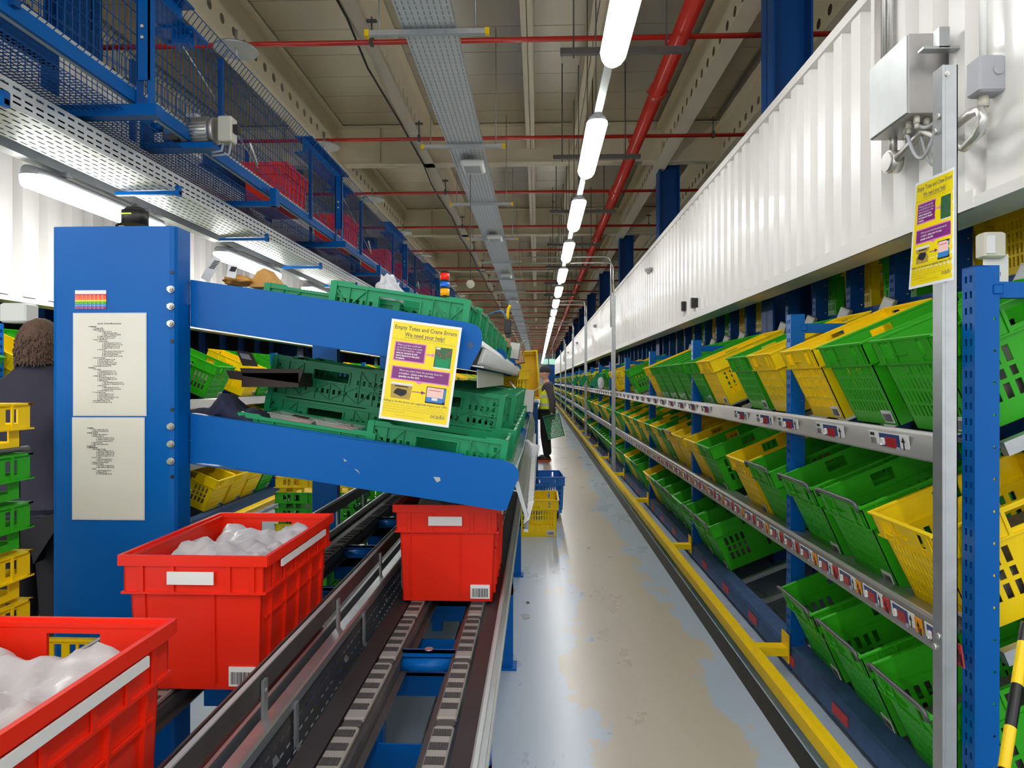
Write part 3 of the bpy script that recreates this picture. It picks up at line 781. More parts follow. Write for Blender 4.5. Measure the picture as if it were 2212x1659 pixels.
# galvanised posts in front of the right rack
def post(y, x0, z1, label, near=False):
    m = MB(); w_ = .062
    m.box(x0, x0+.003, y, y+.075, 0, z1); m.box(x0, x0+w_, y, y+.003, 0, z1); m.box(x0+w_-.003, x0+w_, y, y+.03, 0, z1)
    o = m.build('galvanised_post', 'galv', label=label, cat='post', group='galvanised posts')
    return o
YP = 1.98; p0 = at(2037, 140, YP)
m = MB(); x0, x1 = p0.x, at(2069, 140, YP).x
m.box(x0, x1, YP, YP+.003, 0, p0.z); m.box(x0, x0+.003, YP, YP+.05, 0, p0.z); m.box(x0-.003, x0+.006, YP-.003, YP+.002, 0, p0.z, bev=.002); m.box(x1-.003, x1, YP, YP+.03, 0, p0.z)
po = m.build('galvanised_post', 'galv', label='big galvanised post in the right foreground with the yellow poster taped on', cat='post', group='galvanised posts')
m = MB()
for px, py in ((2044, 160),): q = at(px, py, YP); m.cyl((q.x, YP-.006, q.z), .007, .008, 'Y', 14); m.cyl((q.x, YP-.008, q.z), .004, .003, 'Y', 6)
for dy, py in ((.02, 270), (.035, 298), (.018, 1356), (.036, 1383)): zz = H+(823-py)/F*2.02; m.build('screw', 'conduit', po); m = MB(); m.cyl((x0-.006, YP+dy, zz), .009, .008, 'X', 14)
m.build('screw', 'conduit', po)
for kk, yy in enumerate((11.5, 18.2, 24.9, 31.6, 38.3)): post(yy, 1.24, ZW0+.75 if kk == 0 else ZW1-.2, 'galvanised post in front of the right rack, %s beyond the foreground one' % ordn(kk+1))
# ================================================================== store behind the right rack (high rows under the cladding)
rnd = random.Random(11)
k = 0
for i in range(16):
    y = 3.1+i*.52
    if abs(y-6.05) < .4: continue
    M = tr(2.42, y, 2.02+.0) @ rot('Z', 90)
    c = [Yl, Yl, G, Yl, G, G, Yl][i % 7]
    tote(c, M, '%s tote in the dark high row under the white cladding, %s along' % (c, ordn(i+1)), 'totes of the dark high row', lab=False, detail=False)
m = MB(); m.box(2.1, 2.75, 1.5, 60, 1.94, 2.0); m.box(2.1, 2.14, 1.5, 60, 2.0, 2.03); m.build('high_shelf_beam', 'blue_dark', label='dark blue shelf beam carrying the high row of totes behind the right rack', cat='beam')
crm = upright_mesh(0, .09, 0, .06, 0, 2.9, 1).mesh('storage_post', 'blue_dark')
m = MB(); m.box(-.035, .035, -.03, .0, -.05, .05); m.cur = 1; m.box(-.03, .03, -.034, -.03, -.02, .04); sens = m.mesh('sensor_card', ['beige', 'label'])
for i in range(26):
    y = 2.85+i*.55
    if (y-6.05+.3) % 5.45 < .55: continue
    o = put('storage_post', crm, None, loc=(2.02, y, 0), label='dark slotted storage post behind the top totes of the right rack, %s from the camera' % ordn(i+1), cat='post', group='dark storage posts')
    if i < 12:
        put('sensor_card', sens, o, M=tr(-.03, 0, 1.98) @ rot('Z', -60) @ rot('Y', 25)); put('sensor_card', sens, o, M=tr(-.02, .1, 1.90) @ rot('Z', -60) @ rot('Y', 30))
m = MB(); 
for zz in (.4, .85, 1.3): m.box(2.15, 2.8, 1.5, 50, zz, zz+.05)
m.build('lower_storage_shelves', 'blue_dark', label='dark storage shelves deep behind the right rack', cat='shelf')
# hazard bar in the bottom right corner
a, b = at(2218, 1345, 1.82), at(2168, 1665, 1.82); b = a+(b-a)*((a.z-.016)/(a.z-b.z))
m = MB(); m.tube([(0,0,0), (b-a)[:]], .014, 14); m.build('hazard_bar', 'hazard', loc=a, label='slanting yellow and black striped bar beside the blue upright at lower right', cat='bar')
# label card on the storage post at the upper right
p = at(2150, 585, 2.6); m = MB(); m.box(p.x-.045, p.x+.045, p.y-.004, p.y, p.z-.08, p.z+.06); m.cur = 1; bar_code(m, p.x-.02, p.x+.02, p.z-.02, p.z-.005, p.y-.005)
m.build('post_label_card', ['label', 'ink'], label='white card hanging behind the near blue upright at upper right', cat='card')
p = at(2137, 533, 2.6); m = MB(); m.box(p.x-.035, p.x+.045, p.y-.03, p.y+.03, p.z-.045, p.z+.05, bev=.01); m.cur = 1; m.box(p.x-.03, p.x+.0, p.y-.034, p.y-.03, p.z-.03, p.z+.035); m.build('sensor_box', ['beige', 'label'], label='beige sensor box above the white card at upper right', cat='box')

# ================================================================== electrical boxes on the right cladding
def wp(px, py, X): y = yat(px, X); return at(px, py, y)
yb0, yb1 = yat(1890, 1.52), yat(1973, 1.52)
zt = wp(1973, 72, 1.52).z; zb_ = wp(1973, 245, 1.52).z
m = MB(); m.box(1.50, XW-.03, yb1, yb0, zb_, zt, bev=.004)
bx = m.build('stainless_cabinet', 'alu', label='brushed steel electrical cabinet on the white wall behind the galvanised post', cat='cabinet')
m = MB(); m.box(1.494, 1.50, yb1+.004, yb0-.004, zb_+.004, zt-.004, bev=.002); m.build('cabinet_door', 'galvl', bx)
for i, (dx, dy) in enumerate(((0,.03),(.05,.05),(0,.09),(.05,.11),(.02,.15))):
    m = MB(); m.cyl((1.55+dx, yb1+dy, zb_-.03), .013, .03, 'Z', 8); m.cyl((1.55+dx, yb1+dy, zb_-.05), .009, .02, 'Z', 10); m.build('cable_gland', 'beige', bx)
def hang(y0, z0, y1, z1, sag, X=1.55, n=14):
    return [(X, y0+(y1-y0)*t, z0+(z1-z0)*t-sag*4*t*(1-t)) for t in [i/n for i in range(n+1)]]
m = MB(); m.tube(hang(yb1+.10, zb_-.05, yb1-.12, zb_-.06, .13), .007, 8); m.tube(hang(yb1+.06, zb_-.05, yb1-.14, zb_-.10, .15, 1.58), .005, 8); m.tube(hang(yb1+.03, zb_-.04, yb1-.16, zb_-.02, .04, 1.56), .008, 8)
m.build('cable_loops', 'greyplas', label='looping grey cables under the steel cabinet on the right wall', cat='cable')
p = wp(1917, 350, 1.56); m = MB(); m.cyl((1.56, p.y, p.z), .05, .05, 'X', 22); m.cyl((1.585, p.y, p.z+.04), .017, .11, 'Z', 12); m.cyl((1.552, p.y, p.z), .042, .008, 'X', 22)
m.build('round_junction_box', 'conduit', label='round metal junction box on the wall left of the galvanised post', cat='junction box')
q = wp(2110, 268, 1.56); 
m = MB(); m.tube([(1.58, p.y-.04, p.z), (1.58, p.y-.25, p.z+.05), (1.58, q.y+.1, q.z-.05), (1.575, q.y+.02, q.z-.03), (1.57, q.y-.02, q.z+.01), (1.572, q.y, q.z+.05), (1.58, q.y+.06, q.z+.065), (1.6, q.y+.25, q.z+.06)], .017, 12)
m.build('bent_conduit', 'conduit', label='bent shiny conduit curling back beside the galvanised post', cat='conduit')
p = wp(2100, 170, 1.58); m = MB(); m.box(1.575, XW-.03, p.y-.05, p.y+.03, p.z-.065, p.z+.065, bev=.01); o = m.build('switch_box', 'greyplas', label='grey plastic switch box on the wall right of the galvanised post', cat='switch box')
m = MB(); m.cyl((1.64, p.y-.055, p.z+.01), .018, .006, 'Y', 18); m.build('round_cover', 'greyplas', o)
m = MB(); m.cyl((1.62, p.y, p.z-.105), .018, .042, 'Z', 12); m.tube([(1.62, p.y, p.z-.105), (1.62, p.y+.01, p.z-.2)], .012, 10); m.build('lower_gland', 'beige', o)
m = MB(); m.tube([(1.62, p.y, p.z+.062), (1.62, p.y, p.z+.6)], .013, 10); m.build('white_conduit', 'white', o)
m = MB(); 
for px in (1912, 1924): y = yat(px, 1.62); m.tube([(1.62, y, zt-.1), (1.62, y, ZW1+.9)], .014, 8)
m.box(1.60, 1.64, yat(1905, 1.62)-.03, yat(1905, 1.62)+.03, zt, ZW1); m.build('vertical_conduits', 'conduit', label='twin vertical metal conduits rising above the steel cabinet', cat='conduit')
p = wp(2045, 85, 1.6); m = MB(); m.box(1.56, 1.6, p.y-.02, p.y+.02, p.z-.04, p.z+.04); m.box(1.50, 1.66, p.y-.02, p.y+.02, p.z-.045, p.z-.035); m.build('channel_bracket', 'galv', label='short galvanised channel end beside the steel cabinet top', cat='bracket')

# ================================================================== posters
def poster(mapfn, label, name='warning_poster', back='white'):
    """sheet coordinates: 0..1 wide, 0..1.40 high (origin lower left)"""
    root = MB(); root.fn = mapfn
    nx, ny = 12, 12
    for i in range(nx):
        for j in range(ny): root.quad((i/nx, 1.4*j/ny, 0), ((i+1)/nx, 1.4*j/ny, 0), ((i+1)/nx, 1.4*(j+1)/ny, 0), (i/nx, 1.4*(j+1)/ny, 0))
    for i in range(nx):
        for j in range(ny): root.quad((i/nx, 1.4*j/ny, -.003), ((i+1)/nx, 1.4*j/ny, -.003), ((i+1)/nx, 1.4*(j+1)/ny, -.003), (i/nx, 1.4*(j+1)/ny, -.003))
    o = root.build(name, 'white', label=label, cat='poster')
    m = MB(); m.fn = mapfn
    x0, x1, y0, y1 = .035, .965, .035, 1.365
    def grid(x0, x1, y0, y1, z, n=10):
        for i in range(n):
            for j in range(n): m.quad((x0+(x1-x0)*i/n, y0+(y1-y0)*j/n, z), (x0+(x1-x0)*(i+1)/n, y0+(y1-y0)*j/n, z), (x0+(x1-x0)*(i+1)/n, y0+(y1-y0)*(j+1)/n, z), (x0+(x1-x0)*i/n, y0+(y1-y0)*(j+1)/n, z))
    m.cur = 0; grid(x0, x1, y0, y1, .002)
    z1, z2, z3 = .004, .006, .008
    m.cur = 1; grid(.09, .54, .83, 1.10, z1, 6); grid(.09, .925, .57, .76, z1, 6)
    m.face([m.pt((.44,.57,z1)), m.pt((.50,.54,z1)), m.pt((.56,.57,z1))])
    grid(.55, .63, .955, .975, z1, 2); m.face([m.pt((.63,.93,z1)), m.pt((.67,.965,z1)), m.pt((.63,1.0,z1))])
    m.cur = 2; grid(.105, .525, .845, 1.085, z2, 6); grid(.105, .91, .585, .745, z2, 6)
    grid(.42, .56, .425, .435, z1, 2); m.face([m.pt((.55,.405,z1)), m.pt((.62,.43,z1)), m.pt((.55,.455,z1))])
    m.cur = 3; rect(m, .67, .91, .79, 1.09, z1)
    m.cur = 4; rect(m, .67, .91, .79, .81, z2); rect(m, .68, .74, 1.06, 1.085, z2)
    m.cur = 5; m.face([m.pt((.68,1.06,z2)), m.pt((.69,1.06,z2)), m.pt((.80,.93,z2)), m.pt((.79,.93,z2))]); m.face([m.pt((.90,1.06,z2)), m.pt((.89,1.06,z2)), m.pt((.80,.93,z2)), m.pt((.81,.93,z2))])
    m.cur = 6; m.face([m.pt((.70,.81,z2)), m.pt((.88,.81,z2)), m.pt((.90,.93,z2)), m.pt((.69,.93,z2))]); rect(m, .685, .895, .94, .955, z2)
    m.cur = 7; m.face([m.pt((.13,.31,z1)), m.pt((.40,.31,z1)), m.pt((.42,.51,z1)), m.pt((.11,.51,z1))])
    m.cur = 4; rect(m, .11, .42, .50, .53, z2)
    m.cur = 8; m.face([m.pt((.20+.09*math.cos(t*.7)*(1+.2*(t%2))+.06, .40+.045*math.sin(t*.7)*(1+.3*(t%2)), z2)) for t in range(9)]); rect(m, .17, .36, .475, .49, z2)
    m.cur = 8; rect(m, .62, .90, .30, .53, z1)
    m.cur = 9; rect(m, .63, .865, .385, .52, z2); m.cur = 10; rect(m, .63, .865, .32, .385, z2); rect(m, .87, .895, .34, .52, z2); m.cur = 4; rect(m, .71, .79, .345, .38, z3); m.cur = 5; rect(m, .65, .83, .478, .486, z3)
    m.cur = 11; text_mb(m, 'Empty Totes and Crane Errors', .08, .5, 1.27, 'CENTER', bold=.0012, z=z1, width=.88)
    text_mb(m, 'We need your help!', .08, .5, 1.18, 'CENTER', bold=.0014, z=z1, width=.57); rect(m, .215, .785, 1.162, 1.168, z1)
    text_mb(m, 'Failing to do the above can negatively impact your UPH', .04, .035, .255, 'LEFT', bold=.0006, z=z1, width=.9)
    text_mb(m, 'ocado', .085, .72, .10, 'LEFT', z=z1, bold=.0006, width=.20)
    m.cur = 12
    text_mb(m, 'When picking please make sure you are doing the below', .036, .035, 1.125, z=z1, width=.9); text_mb(m, 'to improve the crane\'s actions', .036, .035, 1.085+.005, z=z1*.9, width=.45) if False else None
    for i, s in enumerate(('This is because the crane is unable to restock the pick', 'location, it\'s the crane will try to restock the pick location', 'when packets are still there, resulting in missed opportunities', 'to restock elsewhere.')):
        text_mb(m, s, .036, .04, .215-i*.034, z=z1, width=(.84, .87, .9, .33)[i])
    text_mb(m, 'Thank you for cooperation', .036, .22, .07, z=z1, width=.42)
    m.cur = 4
    for i, (s, bd, wd) in enumerate((('When you have confirmed', 0, .34), ('on the GUI there is no stock', 0, .36), ('left in the tray/tote - make', 0, .35), ('sure to remove it and', .0012, .30), ('don\'t leave it in the pick', .0012, .34), ('location.', .0012, .13))):
        text_mb(m, s, .036, .125, 1.045-i*.037, bold=bd, z=z3, width=wd)
    for i, (s, bd, wd) in enumerate((('When you stock check the quantity down for', 0, .62), ('a location - please enter the exact', .0006, .50), ('quantity on the GUI.', .0012, .30))):
        text_mb(m, s, .038, .20, .695-i*.042, bold=bd, z=z3, width=wd)
    m.build('printed_sheet', ['poster', 'pink', 'purple', 'dkgreen', 'label', 'redlab', 'crate', 'khaki', 'ink', 'pinkp', 'bluep', 'greyink', 'faded'], o)
    return o
# foreground poster taped to the two blue end panels
YPn = 2.385
c00, c10, c01 = at(818, 903, YPn), at(969, 924, YPn), at(847, 688, YPn)
ex, ey = (c10-c00), (c01-c00)/1.4; ez = Vector((0,-1,0))
poster(lambda p: c00+ex*p.x+ey*p.y+ez*(.12*p.z+.002), 'yellow warning poster hanging across the two blue sloped panels in the middle')
# second poster curling off the galvanised post
YPq = 1.965
d00, d10, d01, d11 = at(1963, 626, YPq), at(2060, 604, YPq-.0), at(1978, 397, YPq), at(2062, 360, YPq)
def pm2(p):
    u, v = p.x, p.y/1.4
    q = (d00*(1-u)+d10*u)*(1-v)+(d01*(1-u)+d11*u)*v
    depth = .13*(1-u)**1.5+.012*math.sin(v*7)
    # the far half leans away from the camera; keep its place by widening with distance
    q = q+Vector((0, -depth*.6, 0)); q.x += (q.x)*(-depth*.6)/YPq; q.z += (q.z-H)*(-depth*.6)/YPq
    return q+Vector((0, -.12*p.z, 0))
poster(pm2, 'yellow warning poster curling off the galvanised post at upper right')

# ================================================================== big blue end column with sheets and bolts
YC = 2.35
tl, br_ = at(110, 490, YC), at(378, 1340, YC)
xr = at(378, 1000, YC).x; xl = tl.x; ztp = tl.z; cd = .105
m = MB(); r = .02
prof = [(xl, YC+cd), (xl, YC+r), (xl+r*.3, YC+r*.3), (xl+r, YC), (xr-r, YC), (xr-r*.3, YC+r*.3), (xr, YC+r), (xr, YC+cd), (xr-.006, YC+cd), (xr-.006, YC+r), (xr-r, YC+.006), (xl+r, YC+.006), (xl+.006, YC+r), (xl+.006, YC+cd)]
m.prism(prof, 0.0, ztp, 'Z')
colm = m.build('rack_end_column', 'blue', label='wide blue steel end column with two printed sheets and bolts', cat='column')
m = MB()
for py in (588, 737, 885, 1030): q = at(372, py, YC); m.cyl((q.x, YC-.0015, q.z), .0062, .002, 'Y', 12)
m.build('bolt_holes', 'black', colm)
for py in (625, 662, 699, 921, 959, 996):
    q = at(370, py, YC); m = MB(); m.cyl((q.x, YC-.004, q.z), .0125, .004, 'Y', 20); m.cyl((q.x, YC-.014, q.z), .0105, .011, 'Y', 6); m.cyl((q.x, YC-.019, q.z), .006, .006, 'Y', 12)
    m.build('bolt', 'conduit', colm)
def sheet(px0, py0, px1, py1, title, lines, label):
    a, b = at(px0, py1, YC), at(px1, py0, YC); w_ = b.x-a.x; h = b.z-a.z; y = YC-.002
    m = MB(); m.box(a.x-.004, b.x+.004, y-.0005, y, a.z-.004, b.z+.004); m.cur = 1; m.box(a.x, b.x, y-.0012, y-.0004, a.z, b.z)
    o = m.build('paper_sheet', ['film', 'paper'], label=label, cat='paper')
    t = MB(Matrix(((1,0,0,a.x),(0,0,-1,y-.0016),(0,1,0,a.z),(0,0,0,1))))
    yy = h*.90
    if title: text_mb(t, title, .0062, w_*.5, yy, 'CENTER', bold=.00012); rect(t, w_*.34, w_*.66, yy-.0012, yy-.0009); yy -= h*.03
    for ind, s in lines:
        text_mb(t, s, .0058, w_*(.20+.065*ind), yy, bold=.00028 if ind == 0 else .00014); yy -= h*.0163
    t.build('printed_text', 'ink', o)
L1 = [(0,'1. Outbound'),(1,'1. Outages (6.8)'),(1,'2. Marshal Routes'),(2,'1. Van Route (1.2.2.1)'),(3,'1. Marshal Route (N/A)'),(3,'2. Stage To Departure (N/A)'),(2,'2. Trailer Set Route (1.2.2.2)'),(2,'3. Reassign Route (1.2.2.3)'),(1,'3. Load + Ship Routes'),(2,'1. Spoke Routes'),(3,'1. Open Spoke Set (1.2.3.1.1)'),(3,'2. Load Spoke Route (1.2.3.1.2)'),(3,'3. Ship Spoke Set (1.2.3.1.3)'),(3,'4. Assign Trailer (1.2.3.1.4)'),(2,'2. Van Route'),(3,'1. Open Van On Dock (1.2.3.2.1)'),(3,'2. Load Van Route (1.2.3.2.2)'),(3,'3. Ship Van Route (N/A)'),(3,'4. Close Unused Van (1.2.3.2.5)'),(1,'4. Even Pick Replen'),(2,'1. Assist Pre Replen (1.2.4)'),(2,'2. Process Replen (1.2.5)'),(2,'3. Process Empty Tote (1.2.6)'),(2,'4. Tote Consolidation (N/A)'),(1,'5. Tote Buffer Recount (1.9)'),(0,'2. Inbound'),(1,'1. PO Logon'),(2,'1. Long Shelf Dock (2.1.1.1)'),(2,'2. Long Shelf Stream (2.1.1.2)'),(2,'3. Short Shelf Stream (2.1.1.3)'),(1,'2. Pallet Admin Fnxs'),(2,'1. Decrease Setup (2.1.2.1)'),(2,'2. Break Down Pallet (2.1.2.2)'),(2,'3. APR Relocate'),(3,'1. Talk APR Relocate (2.1.2.3.1)'),(3,'2. Relocate To Reserve (2.1.2.3.2)'),(2,'4. APR Query'),(3,'1. Pallet Query (2.1.2.4.1)'),(3,'2. Location Query (2.1.2.4.2)'),(2,'5. Create Pallet (2.1.2.5)'),(1,'3. Tote Admin Fnxs'),(2,'1. Process Pallet (2.1.3.1)'),(2,'2. Decant Pallet (2.1.3.2)'),(2,'3. Chk TOTE Override (2.1.3.3)'),(2,'4. Delete Tote (2.1.3.4)'),(1,'4. Pre-Flight Check (2.1.4)'),(1,'5. Process Tote Array (2.1.5)')]
L2 = [(0,'3. Enquiry'),(1,'1. Pick Location Enq (3.1)'),(1,'2. Delivery Tote Enq (3.2)'),(0,'4. Stock Control'),(1,'1. Pickface Mv Chk (4.1)'),(1,'2. Pickface Add Inv'),(2,'1. Divider inventory (4.2.1)'),(2,'2. Pickface inventory (4.2.2)'),(2,'3. Array inventory (4.2.3)'),(1,'3. EAN Enq (4.4)'),(1,'4. APR Stock Check (4.5)'),(0,'5. Logout (0)'),(0,'6. Miscellaneous'),(1,'1. Man Replen Trolley'),(2,'1. Generate Replen (6.1.1)'),(2,'2. Start New Trolley (6.1.2)'),(2,'3. Start Held Trolley (6.1.3)'),(2,'4. Post Save Replen (6.1.4)'),(1,'2. Iron Trolley'),(2,'1. Start Iron Task (6.2.1)'),(2,'2. End Iron Task (6.2.2)'),(1,'3. Merge Containers (6.3)'),(1,'4. GUI-KIT Replen'),(2,'1. Start New Trolley (6.4.1)'),(2,'2. Start Held Trolley (6.4.2)'),(1,'5. MSC'),(2,'1. Back Putaway (6.5.1)'),(2,'2. Replen (6.5.2)'),(2,'3. Array Putaway (6.5.3)')]
sheet(161, 678, 315, 896, 'Java RF - Current Menu Structure', L1, 'upper laminated sheet of dense menu text on the blue column')
sheet(159, 904, 311, 1120, None, L2, 'lower laminated sheet, half filled with text, on the blue column')
# rainbow table sticker
a, b = at(163, 668, YC), at(230, 627, YC)
m = MB(); cols = [('label',.80,1),('redlab',.70,.80),('shoeor',.60,.70),('shoeor',.5,.6),('yelpaint',.40,.50),('green',.27,.40),('bluep',.14,.27),('purple',0,.14)]
names = []
for nm, f0, f1 in cols[::-1]:
    if nm not in names: names.append(nm)
    m.cur = names.index(nm); m.box(a.x, b.x, YC-.002, YC-.0008, a.z+(b.z-a.z)*f0, a.z+(b.z-a.z)*f1)
names.append('ink'); m.cur = names.index('ink')
m2 = MB(Matrix(((1,0,0,a.x),(0,0,-1,YC-.0025),(0,1,0,a.z),(0,0,0,1)))); hh = b.z-a.z; ww = b.x-a.x
st = m.build('rainbow_table_sticker', names, label='small rainbow coloured table sticker above the sheets on the blue column', cat='sticker')
for i in range(8): rect(m2, ww*i/8, ww*i/8+.0004, 0, hh)
for j in range(6):
    for i in range(7): text_mb(m2, ('Alpha','10:15','11:45','12:30','14:00','15:30','16:45')[i] if j < 6 else '', .004, ww*(i+.15)/7.3, hh*(.04+j*.13))
text_mb(m2, 'Shift 1    Shift 2    Shift 3', .005, ww*.2, hh*.88); m2.build('table_grid', 'white', st)
# black reader on top of the column
q = at(292, 488, YC+.04); m = MB(); m.cyl((q.x, q.y, q.z+.002), .044, .05, 'Z', 24); m.cyl((q.x, q.y, q.z+.05), .04, .012, 'Z', 24, r2=.03)
m.tube([(q.x-.04, q.y, q.z+.01), (q.x-.056, q.y-.01, q.z+.004), (q.x-.056, q.y-.02, q.z-.004)], .005, 6)
o = m.build('cylindrical_reader', 'black', label='black cylindrical device with a lime stripe on top of the blue column', cat='device')
m = MB(); m.box(q.x-.024, q.x+.012, q.y-.046, q.y-.038, q.z+.032, q.z+.036); m.build('lime_stripe', 'neon', o)
m = MB(); m.tube([(q.x-.012, q.y, q.z+.058), (q.x-.012, q.y, q.z+.074), (q.x, q.y, q.z+.08), (q.x+.012, q.y, q.z+.074), (q.x+.012, q.y, q.z+.058)], .003, 6); m.build('hanging_loop', 'steeldk', o)

# ================================================================== sloped shelf unit: panels and trays repeated along the aisle
def panel_poly(pts, Y): return [(at(x, y, Y).x, at(x, y, Y).z) for x, y in pts]
UPN = [(411,605),(560,625),(800,661),(960,688),(1008,696),(1030,703),(1040,715),(1042,735),(1036,757),(1014,797),(1005,798),(987,794),(800,764),(411,704)]
LPN = [(411,894),(560,917),(760,949),(1000,983),(1085,993),(1110,1003),(1120,1018),(1121,1030),(1112,1052),(1094,1102),(1080,1103),(940,1080),(800,1059),(620,1030),(500,1010),(470,1004),(440,1001),(411,1001)]
Y0 = 2.44
up, lp = panel_poly(UPN, Y0), panel_poly(LPN, Y0)
SEC = [Y0, 4.32, 6.2, 8.08]
su = empty('sloped_shelf_unit', (-.6, Y0, 0), 'blue sloped flow shelving with two tiers beside the conveyor', 'shelf unit')
def tosu(o): o.parent = su; o.location = o.location-su.location; return o
for kk, yy in enumerate(SEC):
    for poly, nm in ((up, 'upper_end_panel'), (lp, 'lower_end_panel')):
        m = MB(); m.prism(poly, yy, yy+.006, 'Y')
        # folded flange along the lower edge
        (xa, za), (xb, zb2) = poly[-1], poly[-5]
        m.bar((xa, yy+.02, za), (xb, yy+.02, zb2), .034, .004, up=(0,0,1))
        m.bar((poly[0][0], yy+.02, poly[0][1]), (poly[3][0], yy+.02, poly[3][1]), .034, .004)
        tosu(m.build(nm, 'blue'))
    if kk > 0:
        m = MB(); m.box(-1.45, -1.29, yy+.02, yy+.09, 0, 1.98)
        m.prism([(-1.29, 1.62), (-.72, 1.5), (-1.29, 1.2)], yy+.03, yy+.036, 'Y')
        tosu(m.build('back_post', 'blue'))
for pts in ([(765,1012),(773,1016),(778,1024)], [(936,1030),(950,1031),(952,1038),(944,1042)], [(1009,742),(1018,738),(1024,748),(1014,756)], [(742,990),(750,996),(744,997)]):
    m = MB(); m.prism([(at(x, y, Y0).x, at(x, y, Y0).z) for x, y in pts], Y0-.0012, Y0-.0002); tosu(m.build('paint_chip', 'blue_worn' if pts[0][0] > 1000 else 'galv'))
# tray decks of sheet metal
SL = .149
def deckz(which, X): return (1.695+SL*(-.25-X)) if which == 'up' else (1.176+SL*(-.11-X))
for which, xr_, nm in (('up', -.235, 'upper_shelf_deck'), ('lo', -.075, 'lower_shelf_deck')):
    m = MB(); xl_ = -1.28
    m.prism([(xl_, deckz(which, xl_)-.004), (xr_, deckz(which, xr_)-.004), (xr_, deckz(which, xr_)-.008), (xl_, deckz(which, xl_)-.008)], Y0+.01, SEC[-1], 'Y')
    tosu(m.build(nm, 'galv'))
zu = deckz('up', -.235)
m = MB(); m.prism([(-.25, zu+.045), (-.225, zu+.03), (-.198, zu-.008), (-.204, zu-.012), (-.232, zu+.024), (-.25, zu+.038)], Y0+.02, SEC[-1]); m.prism([(-.25, zu-.078), (-.195, zu-.086), (-.195, zu-.081), (-.25, zu-.073)], Y0+.02, SEC[-1]); tosu(m.build('front_edge_channel', 'galv')); m = MB(); m.prism([(-.25, zu-.008), (-.25, zu-.075), (-.246, zu-.075), (-.246, zu-.008)], Y0+.02, SEC[-1]); tosu(m.build('ticket_backplate', 'steeldk'))
zl = deckz('lo', -.075)
m = MB(); m.prism([(-.085, zl+.02), (-.07, zl+.03), (-.035, zl-.1), (-.045, zl-.105)], Y0+.02, SEC[-1]); m.box(-.05, -.035, Y0+.02, SEC[-1], zl-.155, zl-.145); tosu(m.build('lower_edge_channel', 'galv'))
m = MB(); m.prism([(-.20, zl+.02), (-.075, zl+.075), (-.055, zl+.13), (-.058, zl+.132), (-.079, zl+.079), (-.203, zl+.024)], Y0+.1, SEC[2]-.1); tosu(m.build('clear_front_flap', 'flap'))
# folded white price tickets under the upper edge
m = MB(); m.quad((0,0,0),(.002,.045,0),(-.02,.045,-.085),(-.022,0,-.085)); m.quad((0,0,0),(.018,.012,.0),(.0,.012,-.07),(-.022,0,-.085)); m.quad((.002,.045,0),(.016,.034,-.005),(.0,.036,-.07),(-.02,.045,-.085)); tick = m.mesh('price_ticket', 'label')
tr0 = None
for i in range(54):
    y = Y0+.12+i*.096
    o = put('price_ticket', tick, None, M=tr(-.208, y, zu-.012) @ Matrix.Diagonal((1,1,.72,1)), label='folded white price ticket under the upper shelf edge, %s from the blue panel' % ordn(i+1), cat='ticket', group='price tickets under the upper shelf edge')
for i in range(30):
    y = Y0+.06+i*.11
    put('price_ticket', tick, None, loc=(-.032, y, zl-.05), label='white price ticket on the lower shelf edge, %s from the blue panel' % ordn(i+1), cat='ticket', group='price tickets on the lower shelf edge')
# frosted plate hanging below the upper edge
m = MB(); m.box(-.235, -.231, 2.62, 4.6, zu-.16, zu-.088); m.build('frosted_plate', 'label', label='long whitish plate hanging under the upper shelf edge channel', cat='plate')

